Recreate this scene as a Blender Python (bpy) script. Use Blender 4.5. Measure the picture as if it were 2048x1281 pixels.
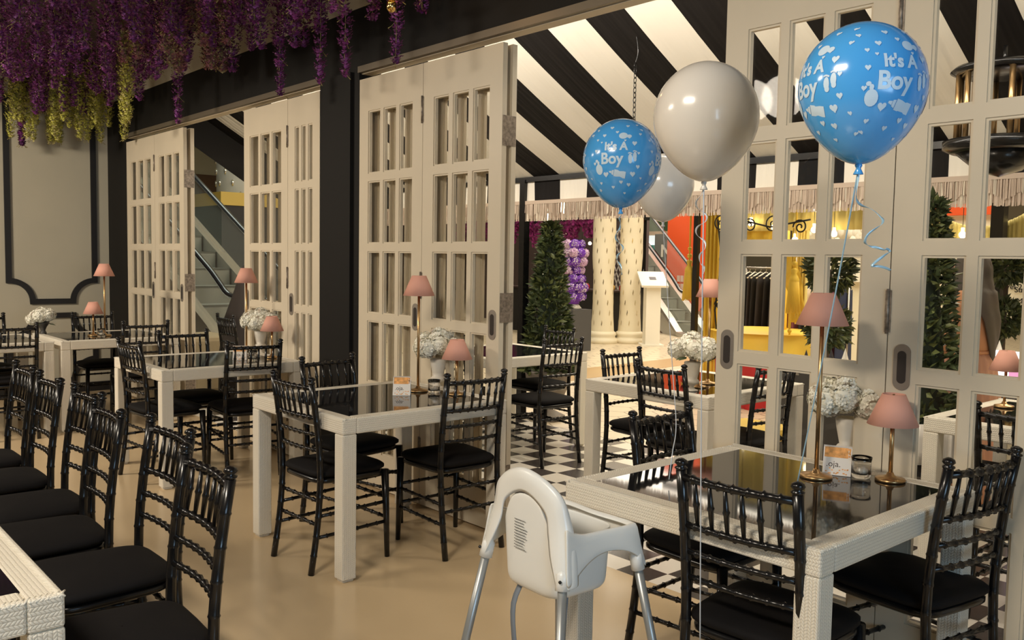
import bpy, bmesh, math, random
from math import sin, cos, pi, radians, sqrt
from mathutils import Vector, Matrix
random.seed(7)
for o in list(bpy.data.objects): bpy.data.objects.remove(o)
SC = bpy.context.scene
COL = SC.collection

# ---------------------------------------------------------------- camera
F, YAW, PIT, ROL, CAMZ = 1763.7, radians(-48.65), radians(3.9), radians(-.98), 1.51
_f = Vector((sin(YAW)*cos(PIT), cos(YAW)*cos(PIT), -sin(PIT)))
_r = Vector((cos(YAW), -sin(YAW), 0)); _d = _f.cross(_r)
RX = _r*cos(ROL) + _d*sin(ROL); DN = -_r*sin(ROL) + _d*cos(ROL)
cam = bpy.data.cameras.new('camera'); cam.sensor_width = 36; cam.lens = F/2048*36; cam.clip_start = .05
camo = bpy.data.objects.new('camera', cam); COL.objects.link(camo)
camo.matrix_world = Matrix(((RX.x, -DN.x, -_f.x, 0), (RX.y, -DN.y, -_f.y, 0), (RX.z, -DN.z, -_f.z, CAMZ), (0, 0, 0, 1)))
SC.camera = camo

def at(x, y, X=None, Y=None, Z=None, D=None):
    """surveying helper: where the line of sight of a photo pixel meets a plane of the room"""
    d = RX*(x-1024) + DN*(y-640.5) + _f*F
    if Z is not None: t = (Z-CAMZ)/d.z
    elif Y is not None: t = Y/d.y
    elif X is not None: t = X/d.x
    else: t = D/d.length
    return Vector((0, 0, CAMZ)) + d*t

# ---------------------------------------------------------------- world, exposure, large lights
SC.view_settings.view_transform = 'Standard'; SC.view_settings.look = 'None'
SC.view_settings.exposure = 0.0; SC.view_settings.gamma = 1.0; SC.view_settings.use_curve_mapping = False
SC.cycles.transparent_max_bounces = 32
W = bpy.data.worlds.new('world'); SC.world = W; W.use_nodes = True
W.node_tree.nodes['Background'].inputs[0].default_value = (1.0, .86, .68, 1)
W.node_tree.nodes['Background'].inputs[1].default_value = .12

def area(name, loc, rot, sx, sy, power, col):
    l = bpy.data.lights.new(name, 'AREA'); l.shape = 'RECTANGLE'; l.size = sx; l.size_y = sy
    l.energy = power; l.color = col
    o = bpy.data.objects.new(name, l); o.location = loc; o.rotation_euler = rot; COL.objects.link(o); return o
def spot(name, loc, rx, ry, power, col, dx=.35):
    for k in (-1, 0, 1):
        l = bpy.data.lights.new(name, 'SPOT'); l.energy = power/3; l.color = col; l.spot_size = radians(158); l.spot_blend = 1; l.shadow_soft_size = .2
        o = bpy.data.objects.new(name, l); o.location = (loc[0]+k*dx, loc[1], loc[2]); o.rotation_euler = (radians(rx), radians(ry), 0); COL.objects.link(o)
def point(name, loc, power, col, r=.04):
    l = bpy.data.lights.new(name, 'POINT'); l.energy = power; l.color = col; l.shadow_soft_size = r
    o = bpy.data.objects.new(name, l); o.location = loc; COL.objects.link(o); return o
WARM = (1.0, .88, .72); WARMW = (1.0, .90, .74)
# restaurant ceiling lamps (dim), daylight from the entrance on the right, concourse lamps
spot('ceiling_lamp_light', (-1.5, -.9, 3.2), 34, 0, 370, WARM)
spot('ceiling_lamp_light', (-4.7, -1.3, 3.1), 48, 0, 175, WARM)
spot('ceiling_lamp_light', (-7.4, -1.2, 2.95), 56, 26, 590, WARM)
area('entrance_daylight', (2.8, .2, 1.7), (0, radians(90), 0), 1.4, 2.0, 74, (.48, .74, 1.0))
area('awning_strip_light', (-4.2, 3.45, 2.93), (radians(48), 0, 0), 9.0, .12, 118, (1.0, .91, .79))  # added fill hidden above the door header, brightens the awning underside and terrace
area('concourse_lamp_light', (-7.5, 10.0, 5.3), (0, 0, 0), 8, 5, 400, WARMW)
area('concourse_lamp_light', (-1.5, 8.8, 5.3), (0, 0, 0), 4, 3, 350, (1.0, .90, .70))
area('concourse_lamp_light', (-13, 16, 5.3), (0, 0, 0), 8, 5, 650, WARMW)
area('escalator_lamp_light', (-12.5, 4.6, 5.2), (0, 0, 0), 3, 2, 75, (.9, 1.0, .88))

# ---------------------------------------------------------------- materials
MATS = {}
def mat(name, col, rough=.5, metal=0, spec=.5, noise=0, nscale=8, bump=0, bscale=40, emit=None, es=0, trans=0, alpha=1, coat=0, sheen=0, sub=0, hue=0):
    if name in MATS: return MATS[name]
    m = bpy.data.materials.new(name); m.use_nodes = True; nt = m.node_tree; b = nt.nodes['Principled BSDF']
    c = tuple(col)+(1,) if len(col) == 3 else col
    b.inputs['Base Color'].default_value = c; b.inputs['Roughness'].default_value = rough
    b.inputs['Metallic'].default_value = metal; b.inputs['Specular IOR Level'].default_value = spec
    b.inputs['Transmission Weight'].default_value = trans; b.inputs['Alpha'].default_value = alpha
    b.inputs['Coat Weight'].default_value = coat; b.inputs['Coat Roughness'].default_value = .08
    if sub: b.inputs['Subsurface Weight'].default_value = sub; b.inputs['Subsurface Radius'].default_value = (.02, .02, .02)
    if emit: b.inputs['Emission Color'].default_value = tuple(emit)+(1,); b.inputs['Emission Strength'].default_value = es
    if noise or hue:
        tc = nt.nodes.new('ShaderNodeTexCoord'); n = nt.nodes.new('ShaderNodeTexNoise'); n.inputs['Scale'].default_value = nscale; n.inputs['Detail'].default_value = 5
        nt.links.new(tc.outputs['Object'], n.inputs['Vector'])
        hs = nt.nodes.new('ShaderNodeHueSaturation'); hs.inputs['Color'].default_value = c
        mr = nt.nodes.new('ShaderNodeMapRange'); mr.inputs[3].default_value = 1-noise; mr.inputs[4].default_value = 1+noise
        mr.inputs[1].default_value = .3; mr.inputs[2].default_value = .7
        nt.links.new(n.outputs['Fac'], mr.inputs[0]); nt.links.new(mr.outputs[0], hs.inputs['Value'])
        if hue:
            n2 = nt.nodes.new('ShaderNodeTexNoise'); n2.inputs['Scale'].default_value = nscale*1.7; nt.links.new(tc.outputs['Object'], n2.inputs['Vector'])
            m2 = nt.nodes.new('ShaderNodeMapRange'); m2.inputs[1].default_value = .3; m2.inputs[2].default_value = .7; m2.inputs[3].default_value = .5-hue; m2.inputs[4].default_value = .5+hue
            nt.links.new(n2.outputs['Fac'], m2.inputs[0]); nt.links.new(m2.outputs[0], hs.inputs['Hue'])
        nt.links.new(hs.outputs[0], b.inputs['Base Color'])
    if bump:
        tc = nt.nodes.new('ShaderNodeTexCoord'); n = nt.nodes.new('ShaderNodeTexNoise'); n.inputs['Scale'].default_value = bscale; n.inputs['Detail'].default_value = 4
        nt.links.new(tc.outputs['Object'], n.inputs['Vector'])
        bp = nt.nodes.new('ShaderNodeBump'); bp.inputs['Strength'].default_value = bump; bp.inputs['Distance'].default_value = .01
        nt.links.new(n.outputs['Fac'], bp.inputs['Height']); nt.links.new(bp.outputs[0], b.inputs['Normal'])
    MATS[name] = m; return m

def N(nt, t, **kw):
    n = nt.nodes.new(t)
    for k, v in kw.items(): n.inputs[k.replace('_', ' ')].default_value = v
    return n
def wicker():
    """herringbone weave of flat canes, in metres of surface"""
    m = mat('wicker_cream', (.78, .72, .60), .5); nt = m.node_tree; b = nt.nodes['Principled BSDF']
    uv = N(nt, 'ShaderNodeUVMap'); sp = nt.nodes.new('ShaderNodeSeparateXYZ')
    no = N(nt, 'ShaderNodeTexNoise', Scale=60.0); nt.links.new(uv.outputs[0], no.inputs['Vector'])
    sb = nt.nodes.new('ShaderNodeVectorMath'); sb.operation = 'MULTIPLY_ADD'; sb.inputs[1].default_value = (.004, .003, 0); nt.links.new(no.outputs['Color'], sb.inputs[0]); nt.links.new(uv.outputs[0], sb.inputs[2]); nt.links.new(sb.outputs[0], sp.inputs[0])
    def M(op, a, c=None):
        n = nt.nodes.new('ShaderNodeMath'); n.operation = op
        for i, v in enumerate((a, c)):
            if v is None: continue
            if isinstance(v, (int, float)): n.inputs[i].default_value = v
            else: nt.links.new(v, n.inputs[i])
        return n.outputs[0]
    x, y = sp.outputs['X'], sp.outputs['Y']; row = M('MULTIPLY', y, 1/.0098)
    par = M('SUBTRACT', M('MULTIPLY', M('FLOORED_MODULO', M('FLOOR', row), 2.0), 2.0), 1.0)
    a = M('MULTIPLY', M('ADD', x, M('MULTIPLY', M('MULTIPLY', y, par), .75)), pi/.0092)
    st = M('POWER', M('ABSOLUTE', M('SINE', a)), .45); rw = M('POWER', M('ABSOLUTE', M('SINE', M('MULTIPLY', row, pi))), .4)
    h = M('MULTIPLY', st, rw)
    mr = nt.nodes.new('ShaderNodeMapRange'); mr.inputs[1].default_value = .10; mr.inputs[2].default_value = .50; nt.links.new(h, mr.inputs[0])
    mx = nt.nodes.new('ShaderNodeMixRGB'); mx.inputs[1].default_value = (.50, .44, .35, 1); mx.inputs[2].default_value = (.79, .73, .61, 1)
    nt.links.new(mr.outputs[0], mx.inputs[0]); nt.links.new(mx.outputs[0], b.inputs['Base Color'])
    bp = nt.nodes.new('ShaderNodeBump'); bp.inputs['Strength'].default_value = .6; bp.inputs['Distance'].default_value = .0025
    nt.links.new(h, bp.inputs['Height']); nt.links.new(bp.outputs[0], b.inputs['Normal'])
    return m
def stripes(name, period, x0, c1, c2, duty=.5, rough=.7, axis='X'):
    m = mat(name, c1, rough, spec=.12); nt = m.node_tree; b = nt.nodes['Principled BSDF']
    tc = nt.nodes.new('ShaderNodeTexCoord'); sp = nt.nodes.new('ShaderNodeSeparateXYZ'); nt.links.new(tc.outputs['Object'], sp.inputs[0])
    a = nt.nodes.new('ShaderNodeMath'); a.operation = 'SUBTRACT'; a.inputs[1].default_value = x0; nt.links.new(sp.outputs[axis], a.inputs[0])
    d = nt.nodes.new('ShaderNodeMath'); d.operation = 'DIVIDE'; d.inputs[1].default_value = period; nt.links.new(a.outputs[0], d.inputs[0])
    f = nt.nodes.new('ShaderNodeMath'); f.operation = 'FLOORED_MODULO'; f.inputs[1].default_value = 1; nt.links.new(d.outputs[0], f.inputs[0])
    l = nt.nodes.new('ShaderNodeMath'); l.operation = 'LESS_THAN'; l.inputs[1].default_value = duty; nt.links.new(f.outputs[0], l.inputs[0])
    mx = nt.nodes.new('ShaderNodeMixRGB'); mx.inputs[1].default_value = tuple(c2)+(1,); mx.inputs[2].default_value = tuple(c1)+(1,)
    nt.links.new(l.outputs[0], mx.inputs[0]); nt.links.new(mx.outputs[0], b.inputs['Base Color'])
    # soft folds of the cloth
    w = nt.nodes.new('ShaderNodeTexNoise'); mp = nt.nodes.new('ShaderNodeMapping'); mp.inputs['Scale'].default_value = (9, .6, .6)
    nt.links.new(tc.outputs['Object'], mp.inputs[0]); nt.links.new(mp.outputs[0], w.inputs['Vector']); w.inputs['Scale'].default_value = 1.2
    bp = nt.nodes.new('ShaderNodeBump'); bp.inputs['Strength'].default_value = .5; bp.inputs['Distance'].default_value = .06
    nt.links.new(w.outputs['Fac'], bp.inputs['Height']); nt.links.new(bp.outputs[0], b.inputs['Normal'])
    return m
def checker():
    m = mat('checker_tiles', (.8, .76, .66), .25); nt = m.node_tree; b = nt.nodes['Principled BSDF']
    tc = nt.nodes.new('ShaderNodeTexCoord'); ck = nt.nodes.new('ShaderNodeTexChecker'); ck.inputs['Scale'].default_value = 1/.2
    mp = nt.nodes.new('ShaderNodeMapping'); mp.inputs['Location'].default_value = (.03, .05, .5)
    nt.links.new(tc.outputs['Object'], mp.inputs[0]); nt.links.new(mp.outputs[0], ck.inputs[0])
    ck.inputs[1].default_value = (.78, .72, .62, 1); ck.inputs[2].default_value = (.06, .05, .045, 1)
    nt.links.new(ck.outputs[0], b.inputs['Base Color']); return m
def hextiles():
    m = mat('hex_tiles', (.72, .62, .46), .3); nt = m.node_tree; b = nt.nodes['Principled BSDF']
    tc = nt.nodes.new('ShaderNodeTexCoord'); sp = nt.nodes.new('ShaderNodeSeparateXYZ'); nt.links.new(tc.outputs['Object'], sp.inputs[0])
    def M(op, a, bb=None, c=None):
        n = nt.nodes.new('ShaderNodeMath'); n.operation = op
        for i, v in enumerate((a, bb, c)):
            if v is None: continue
            if isinstance(v, (int, float)): n.inputs[i].default_value = v
            else: nt.links.new(v, n.inputs[i])
        return n.outputs[0]
    # exact hexagon distance: r=(1,1.732) cells
    s = 1/.30; x = M('MULTIPLY', sp.outputs['X'], s); y = M('MULTIPLY', sp.outputs['Y'], s)
    def cell(ox, oy):
        px = M('SUBTRACT', M('FLOORED_MODULO', M('ADD', x, ox), 1.0), .5)
        py = M('SUBTRACT', M('FLOORED_MODULO', M('ADD', y, oy), 1.7320508), .8660254)
        ax = M('ABSOLUTE', px); ay = M('ABSOLUTE', py)
        return M('MAXIMUM', ax, M('ADD', M('MULTIPLY', ax, .5), M('MULTIPLY', ay, .8660254)))
    d = M('MINIMUM', cell(0, 0), cell(.5, .8660254))
    line = M('GREATER_THAN', d, .478)
    mx = nt.nodes.new('ShaderNodeMixRGB'); mx.inputs[1].default_value = (.78, .66, .49, 1); mx.inputs[2].default_value = (.30, .23, .15, 1)
    nt.links.new(line, mx.inputs[0])
    nt.links.new(mx.outputs[0], b.inputs['Base Color']); return m

M_WICK = wicker()
M_DOOR = mat('door_paint', (.66, .575, .435), .38, noise=.035, nscale=2.5)
M_BLACKG = mat('black_lacquer', (.007, .0065, .0065), .26, spec=.35, coat=.22)
M_CUSH = mat('black_cushion_cloth', (.006, .005, .005), .8, spec=.2)
M_GLASSTOP = mat('black_table_glass', (.010, .010, .011), .05, spec=.7)
M_BRASS = mat('brushed_brass', (.52, .33, .15), .3, metal=.9)
M_SHADE = mat('pink_shade_fabric', (.72, .36, .27), .8)
M_GLASS = mat('clear_glass', (1, 1, 1), .02, trans=1)
M_GLASS.node_tree.nodes['Principled BSDF'].inputs['IOR'].default_value = 1.45
M_STEEL = mat('brushed_steel', (.42, .38, .34), .4, metal=.9)
M_HINGE = mat('worn_hinge', (.30, .25, .20), .5, metal=.6, noise=.4, nscale=60)
M_BLACKW = mat('black_wall_paint', (.010, .009, .008), .65, spec=.2)
M_CREAM = mat('cream_wall_paint', (.46, .42, .32), .65, noise=.05, nscale=1.2)
M_FLOOR = mat('beige_epoxy_floor', (.63, .475, .285), .2, noise=.06, nscale=.9)
M_WHITEP = mat('white_plaster', (.86, .82, .72), .6)
M_PLASTIC = mat('white_plastic', (.80, .80, .76), .28, sub=.05)
def pane_mat():
    m = bpy.data.materials.new('window_pane'); m.use_nodes = True; nt = m.node_tree; nt.nodes.clear()
    o = nt.nodes.new('ShaderNodeOutputMaterial'); t = nt.nodes.new('ShaderNodeBsdfTransparent'); g = nt.nodes.new('ShaderNodeBsdfGlossy'); g.inputs['Roughness'].default_value = .02
    mx = nt.nodes.new('ShaderNodeMixShader'); lw = nt.nodes.new('ShaderNodeLayerWeight'); lw.inputs[0].default_value = .5
    pw = nt.nodes.new('ShaderNodeMath'); pw.operation = 'POWER'; pw.inputs[1].default_value = 5
    ma = nt.nodes.new('ShaderNodeMath'); ma.operation = 'MULTIPLY_ADD'; ma.inputs[1].default_value = .8; ma.inputs[2].default_value = .014
    nt.links.new(lw.outputs['Facing'], pw.inputs[0]); nt.links.new(pw.outputs[0], ma.inputs[0])
    t.inputs[0].default_value = (.97, .97, .96, 1)
    nt.links.new(ma.outputs[0], mx.inputs[0]); nt.links.new(t.outputs[0], mx.inputs[1]); nt.links.new(g.outputs[0], mx.inputs[2]); nt.links.new(mx.outputs[0], o.inputs[0])
    return m
M_PANE = pane_mat()

# ---------------------------------------------------------------- mesh helpers
class MB:
    def __init__(s): s.v = []; s.f = []; s.sm = []; s.mi = []; s.cur = 0
    def add(s, vs, fs, smooth=False, mtx=None):
        b = len(s.v)
        for p in vs:
            p = Vector(p); s.v.append(tuple(mtx @ p) if mtx else tuple(p))
        for f in fs: s.f.append(tuple(b+i for i in f)); s.sm.append(smooth); s.mi.append(s.cur)
        return s
    def box(s, x0, x1, y0, y1, z0, z1, mtx=None):
        return s.add([(x0,y0,z0),(x1,y0,z0),(x1,y1,z0),(x0,y1,z0),(x0,y0,z1),(x1,y0,z1),(x1,y1,z1),(x0,y1,z1)],
              [(0,3,2,1),(4,5,6,7),(0,1,5,4),(1,2,6,5),(2,3,7,6),(3,0,4,7)], False, mtx)
    def bar(s, a, b, w, h, up=(0,0,1)):
        a = Vector(a); b = Vector(b); d = (b-a); L = d.length; d.normalize(); u = Vector(up)
        r = d.cross(u)
        if r.length < 1e-4: r = d.cross(Vector((1,0,0)))
        r.normalize(); u = r.cross(d)
        vs = [p + r*sx*w/2 + u*sz*h/2 for p in (a, b) for sx, sz in ((-1,-1),(1,-1),(1,1),(-1,1))]
        return s.add(vs, [(3,2,1,0),(4,5,6,7),(0,1,5,4),(1,2,6,5),(2,3,7,6),(3,0,4,7)])
    def tube(s, pts, rad, n=8, smooth=True, caps=True):
        pts = [Vector(p) for p in pts]; k = len(pts)
        rad = rad if isinstance(rad, (list, tuple)) else [rad]*k
        prev = None; rings = []
        for i, p in enumerate(pts):
            t = (pts[min(i+1, k-1)] - pts[max(i-1, 0)])
            if t.length < 1e-9: t = Vector((0,0,1))
            t.normalize()
            if prev is None:
                r = t.cross(Vector((0,0,1)))
                if r.length < .05: r = t.cross(Vector((0,1,0)))
            else: r = prev - t*prev.dot(t)
            r.normalize(); prev = r; u = t.cross(r)
            rings.append([p + (r*cos(2*pi*j/n) + u*sin(2*pi*j/n))*rad[i] for j in range(n)])
        vs = [q for R in rings for q in R]; fs = []
        for i in range(k-1):
            for j in range(n): fs.append((i*n+j, i*n+(j+1) % n, (i+1)*n+(j+1) % n, (i+1)*n+j))
        if caps: fs += [tuple(range(n))[::-1], tuple((k-1)*n+j for j in range(n))]
        return s.add(vs, fs, smooth)
    def lathe(s, prof, n=24, c=(0,0,0), smooth=True, cap=True, flute=0, nf=16):
        vs = []; fs = []; k = len(prof)
        for r, z in prof:
            for j in range(n):
                a = 2*pi*j/n; rr = r*(1+flute*cos(nf*a)); vs.append((c[0]+rr*cos(a), c[1]+rr*sin(a), c[2]+z))
        for i in range(k-1):
            for j in range(n): fs.append((i*n+j, i*n+(j+1) % n, (i+1)*n+(j+1) % n, (i+1)*n+j))
        if cap: fs += [tuple(range(n))[::-1], tuple((k-1)*n+j for j in range(n))]
        return s.add(vs, fs, smooth)
    def ball(s, c, r, n=12, m=8, sc=(1,1,1)):
        prof = [(max(1e-4, sin(pi*i/m)), -cos(pi*i/m)) for i in range(m+1)]
        vs = []; fs = []
        for a_, z in prof:
            for j in range(n): a = 2*pi*j/n; vs.append((c[0]+r*sc[0]*a_*cos(a), c[1]+r*sc[1]*a_*sin(a), c[2]+r*sc[2]*z))
        for i in range(m):
            for j in range(n): fs.append((i*n+j, i*n+(j+1) % n, (i+1)*n+(j+1) % n, (i+1)*n+j))
        return s.add(vs, fs, True)
    def grid(s, fn, nu, nv, smooth=True, closeu=False):
        vs = [fn(i/(nu if closeu else nu-1), j/(nv-1)) for j in range(nv) for i in range(nu)]; fs = []
        for j in range(nv-1):
            for i in range(nu if closeu else nu-1):
                i2 = (i+1) % nu; fs.append((j*nu+i, j*nu+i2, (j+1)*nu+i2, (j+1)*nu+i))
        return s.add(vs, fs, smooth)
    def prism(s, poly, z0, z1, mtx=None):
        n = len(poly)
        return s.add([(x, y, z0) for x, y in poly] + [(x, y, z1) for x, y in poly],
             [tuple(range(n))[::-1], tuple(range(n, 2*n))] + [(i, (i+1) % n, n+(i+1) % n, n+i) for i in range(n)], False, mtx)
    def mesh(s, name, mats, uv=False, solid=0):
        me = bpy.data.meshes.new(name); me.from_pydata(s.v, [], s.f)
        for m in (mats if isinstance(mats, (list, tuple)) else [mats]): me.materials.append(m)
        me.polygons.foreach_set('use_smooth', s.sm); me.polygons.foreach_set('material_index', s.mi)
        if uv:
            L = me.uv_layers.new(name='UVMap')
            for p in me.polygons:
                n = p.normal; ax = max(range(3), key=lambda i: abs(n[i]))
                for li in p.loop_indices:
                    c = me.vertices[me.loops[li].vertex_index].co
                    a, b = ((c.y, c.z), (c.x, c.z), (c.x, c.y))[ax]
                    L.data[li].uv = (a, b) if uv != 'v' else (b, a)
        me.update(); return me
    def build(s, name, mats, parent=None, uv=False, bev=0, **kw):
        o = bpy.data.objects.new(name, s.mesh(name, mats, uv)); COL.objects.link(o)
        if parent: o.parent = parent
        if bev:
            m = o.modifiers.new('bevel', 'BEVEL'); m.width = bev; m.segments = 2; m.limit_method = 'ANGLE'; m.angle_limit = radians(40)
        if kw: tag(o, **kw)
        return o
def tag(o, label=None, cat=None, group=None, kind=None):
    if label: o['label'] = label
    if cat: o['category'] = cat
    if group: o['group'] = group
    if kind: o['kind'] = kind
    return o
def empty(name, loc=(0,0,0), rz=0, **kw):
    o = bpy.data.objects.new(name, None); o.location = loc; o.rotation_euler = (0, 0, rz); o.empty_display_size = .1
    COL.objects.link(o); tag(o, **kw); return o
def copy_tree(o, parent=None):
    c = o.copy(); COL.objects.link(c)
    if parent: c.parent = parent
    for ch in list(o.children): copy_tree(ch, c)
    return c
def inst(proto, loc, rz, label, group=None, first=[set()]):
    k = proto.name
    if k in first[0]: o = copy_tree(proto)
    else: first[0].add(k); o = proto
    o.location = loc; o.rotation_euler = (0, 0, rz); o['label'] = label
    if group: o['group'] = group
    return o
def bamboo(mb, pts, r, step=.075, n=8, bulge=1.28):
    """turned bamboo-look rod: rings at regular steps"""
    pts = [Vector(p) for p in pts]; out = []; rad = []
    L = sum((pts[i+1]-pts[i]).length for i in range(len(pts)-1)); kk = max(1, int(L/step))
    def P(s):
        for i in range(len(pts)-1):
            l = (pts[i+1]-pts[i]).length
            if s <= l+1e-9 or i == len(pts)-2: return pts[i].lerp(pts[i+1], s/l)
            s -= l
    ss = [(0, 1)]
    for i in range(1, kk): c = L*i/kk; ss += [(c-.006, 1), (c, bulge), (c+.006, 1)]
    ss += [(L, 1)]
    mb.tube([P(a) for a, _ in ss], [r*b for _, b in ss], n)

# ================================================================ THE ROOM
YW = 3.085
def struct(name, mb, m, **kw):
    o = mb.build(name, m, **kw); o['kind'] = 'structure'; return o
struct('floor', MB().box(-10.35, 3.2, -4, 3.2, -.06, 0), M_FLOOR)
struct('floor_terrace', MB().box(-12, 4, 3.2, 5.56, -.06, 0), checker())
struct('floor_concourse', MB().box(-34, 9, 5.56, 34, -.06, 0), hextiles())
b = MB().box(-34, -12, -4, 5.56, -.06, 0); struct('floor_lobby', b, hextiles())
m_tan = mat('tan_tile_band', (.50, .33, .15), .35)
q = [at(x, y, Z=0) for x, y in ((1040, 777), (1430, 722), (1430, 708), (1040, 752))]
b = MB().add([(p.x, p.y, .0) for p in q]+[(p.x, p.y, .004) for p in q], [(4,5,6,7),(0,1,5,4),(1,2,6,5),(2,3,7,6),(3,0,4,7)]); struct('trim_1', b, m_tan)
m_ceil = mat('dark_ceiling_paint', (.06, .04, .035), .8)
struct('ceiling', MB().box(-10.35, 3.2, -4, 3.085, 3.45, 3.55), m_ceil)
struct('wall_left', MB().box(-10.35, -10.23, -4, 3.085, 0, 3.5), M_CREAM)
struct('wall_front', MB().box(-10.35, 3.2, -4.12, -4, 0, 3.5), M_CREAM)
struct('wall_right', MB().box(3.2, 3.32, -4, 3.085, 0, 3.5), M_CREAM)
# the black timber surround of the folding doors
struct('wall_back', MB().box(-10.35, -9.62, YW, 3.2, 0, 3.12), M_BLACKW)
b = MB().box(-5.56, -5.05, YW, 3.24, 0, 2.745); b.box(-5.49, -5.12, YW-.025, YW, .0, 2.72); struct('trim_2', b, M_BLACKW)
struct('trim_3', MB().box(-9.62, 3.2, YW, 3.18, 2.745, 3.12), M_BLACKW)
struct('trim_4', MB().box(-10.35, 3.2, YW, 3.18, 3.12, 3.5), M_CREAM)
struct('trim_5', MB().box(1.45, 3.2, YW, 3.24, 0, 2.745), M_BLACKW)
m_track = mat('dull_metal_track', (.17, .14, .10), .45, metal=.4)
m_sof = mat('cream_soffit_paint', (.62, .53, .39), .5)
for i, (x0, x1) in enumerate(((-9.62, -5.56), (-5.05, 1.45))):
    struct('trim_%d' % (6+2*i), MB().box(x0, x1, YW-.012, YW+.02, 2.705, 2.745), m_track)
    struct('trim_%d' % (7+2*i), MB().box(x0, x1, YW+.02, 3.18, 2.70, 2.745), m_sof)

def strip(mb, pts, w, x0, x1, closed=True):
    """flat moulding along a path in the (Y,Z) plane, between depths x0 and x1"""
    n = len(pts); inn = []; out = []
    for i, p in enumerate(pts):
        p = Vector(p); a = Vector(pts[i-1]); c = Vector(pts[(i+1) % n])
        d1 = (p-a).normalized() if (p-a).length else Vector((1, 0)); d2 = (c-p).normalized() if (c-p).length else d1
        if not closed and i == 0: d1 = d2
        if not closed and i == n-1: d2 = d1
        nn = Vector((-d1.y-d2.y, d1.x+d2.x)); nn.normalize(); k = w/2/max(.5, nn.dot(Vector((-d1.y, d1.x))))
        inn.append(p+nn*k); out.append(p-nn*k)
    vs = [(x, q.x, q.y) for x in (x0, x1) for L in (inn, out) for q in L]
    fs = []
    for i in range(n if closed else n-1):
        j = (i+1) % n
        fs += [(2*n+i, 2*n+j, 3*n+j, 3*n+i), (i, j, 2*n+j, 2*n+i), (n+i, 3*n+i, 3*n+j, n+j)]
    mb.add(vs, fs)
def arc(cy, cz, r, a0, a1, n=10): return [(cy+r*cos(radians(a0+(a1-a0)*i/n)), cz+r*sin(radians(a0+(a1-a0)*i/n))) for i in range(n+1)]
def notched(y0, y1, z0, z1, r):
    return arc(y0, z0, r, 90, 0) + arc(y1, z0, r, 180, 90) + arc(y1, z1, r, 270, 180) + arc(y0, z1, r, 0, -90)
m_frame = mat('black_moulding', (.012, .011, .011), .5)
def panel_mouldings():
    k = 14
    for y0 in (2.10, 1.02, -.06, -1.14):
        b = MB(); strip(b, notched(y0, y0+.83, .99, 3.3, .22), .055, -10.23, -10.208); struct('trim_%d' % k, b, m_frame); k += 1
        b = MB(); strip(b, notched(y0, y0+.83, .14, .84, .22), .055, -10.23, -10.208); struct('trim_%d' % k, b, m_frame); k += 1
panel_mouldings()
struct('baseboard_left', MB().box(-10.23, -10.21, -4, YW, 0, .1), m_frame)

# ---------------------------------------------------------------- folding doors
DOORN = [0]
def frame_mesh(w, t=.032, H=2.66, z0=.015):
    """joinery of one leaf: stiles, rails and glazing bars as one clean body with stepped mouldings"""
    b = MB(); st = .105; mu = .038; hm = .05
    zs = [.24, .675, 1.125, 1.575, 2.025, 2.45]
    b.box(0, st, 0, t, z0, H); b.box(w-st, w, 0, t, z0, H)
    b.box(st, w-st, 0, t, z0, zs[0]); b.box(st, w-st, 0, t, zs[-1], H)
    pw = (w-2*st-2*mu)/3
    for i in (1, 2): x = st+i*pw+(i-1)*mu; b.box(x, x+mu, 0, t, zs[0], zs[-1])
    for z in zs[1:-1]:
        for i in range(3): x = st+i*(pw+mu); b.box(x, x+pw, 0, t, z-hm/2, z+hm/2)
    # moulding bead round every light
    for i in range(3):
        x = st+i*(pw+mu)
        for j in range(5):
            lo = zs[j]+(hm/2 if j else 0); hi = zs[j+1]-(hm/2 if j < 4 else 0); e = .009
            b.box(x, x+e, .006, t-.006, lo, hi); b.box(x+pw-e, x+pw, .006, t-.006, lo, hi)
            b.box(x+e, x+pw-e, .006, t-.006, lo, lo+e); b.box(x+e, x+pw-e, .006, t-.006, hi-e, hi)
    return b
def oval(mb, w, h, y0, y1, n=24):
    pts = []
    for i in range(n):
        a = 2*pi*i/n; pts.append((w*cos(a), (h-w)*(1 if sin(a) >= 0 else -1)*(abs(sin(a)) > 1e-6)+w*sin(a)))
    mb.add([(x, y0, z) for x, z in pts]+[(x, y1, z) for x, z in pts], [tuple(range(n)), tuple(range(n, 2*n))[::-1]]+[(i, n+i, n+(i+1) % n, (i+1) % n) for i in range(n)])
def handle(parent, x, z=1.155):
    b = MB(); oval(b, .031, .082, -.004, .002); o = b.build('handle', M_STEEL, parent); o.location = (x, 0, z)
    b = MB(); oval(b, .016, .058, -.0055, -.0038); c = b.build('finger_slot', mat('slot_dark', (.06, .05, .045), .4, metal=.5), o)
def hinge(parent, x, z):
    b = MB(); b.box(-.011, .011, -.004, .001, -.075, .075); b.tube([(0, -.006, -.08), (0, -.006, .08)], .006, 8); o = b.build('hinge', M_HINGE, parent); o.location = (x, 0, z)
FM = {}
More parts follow.
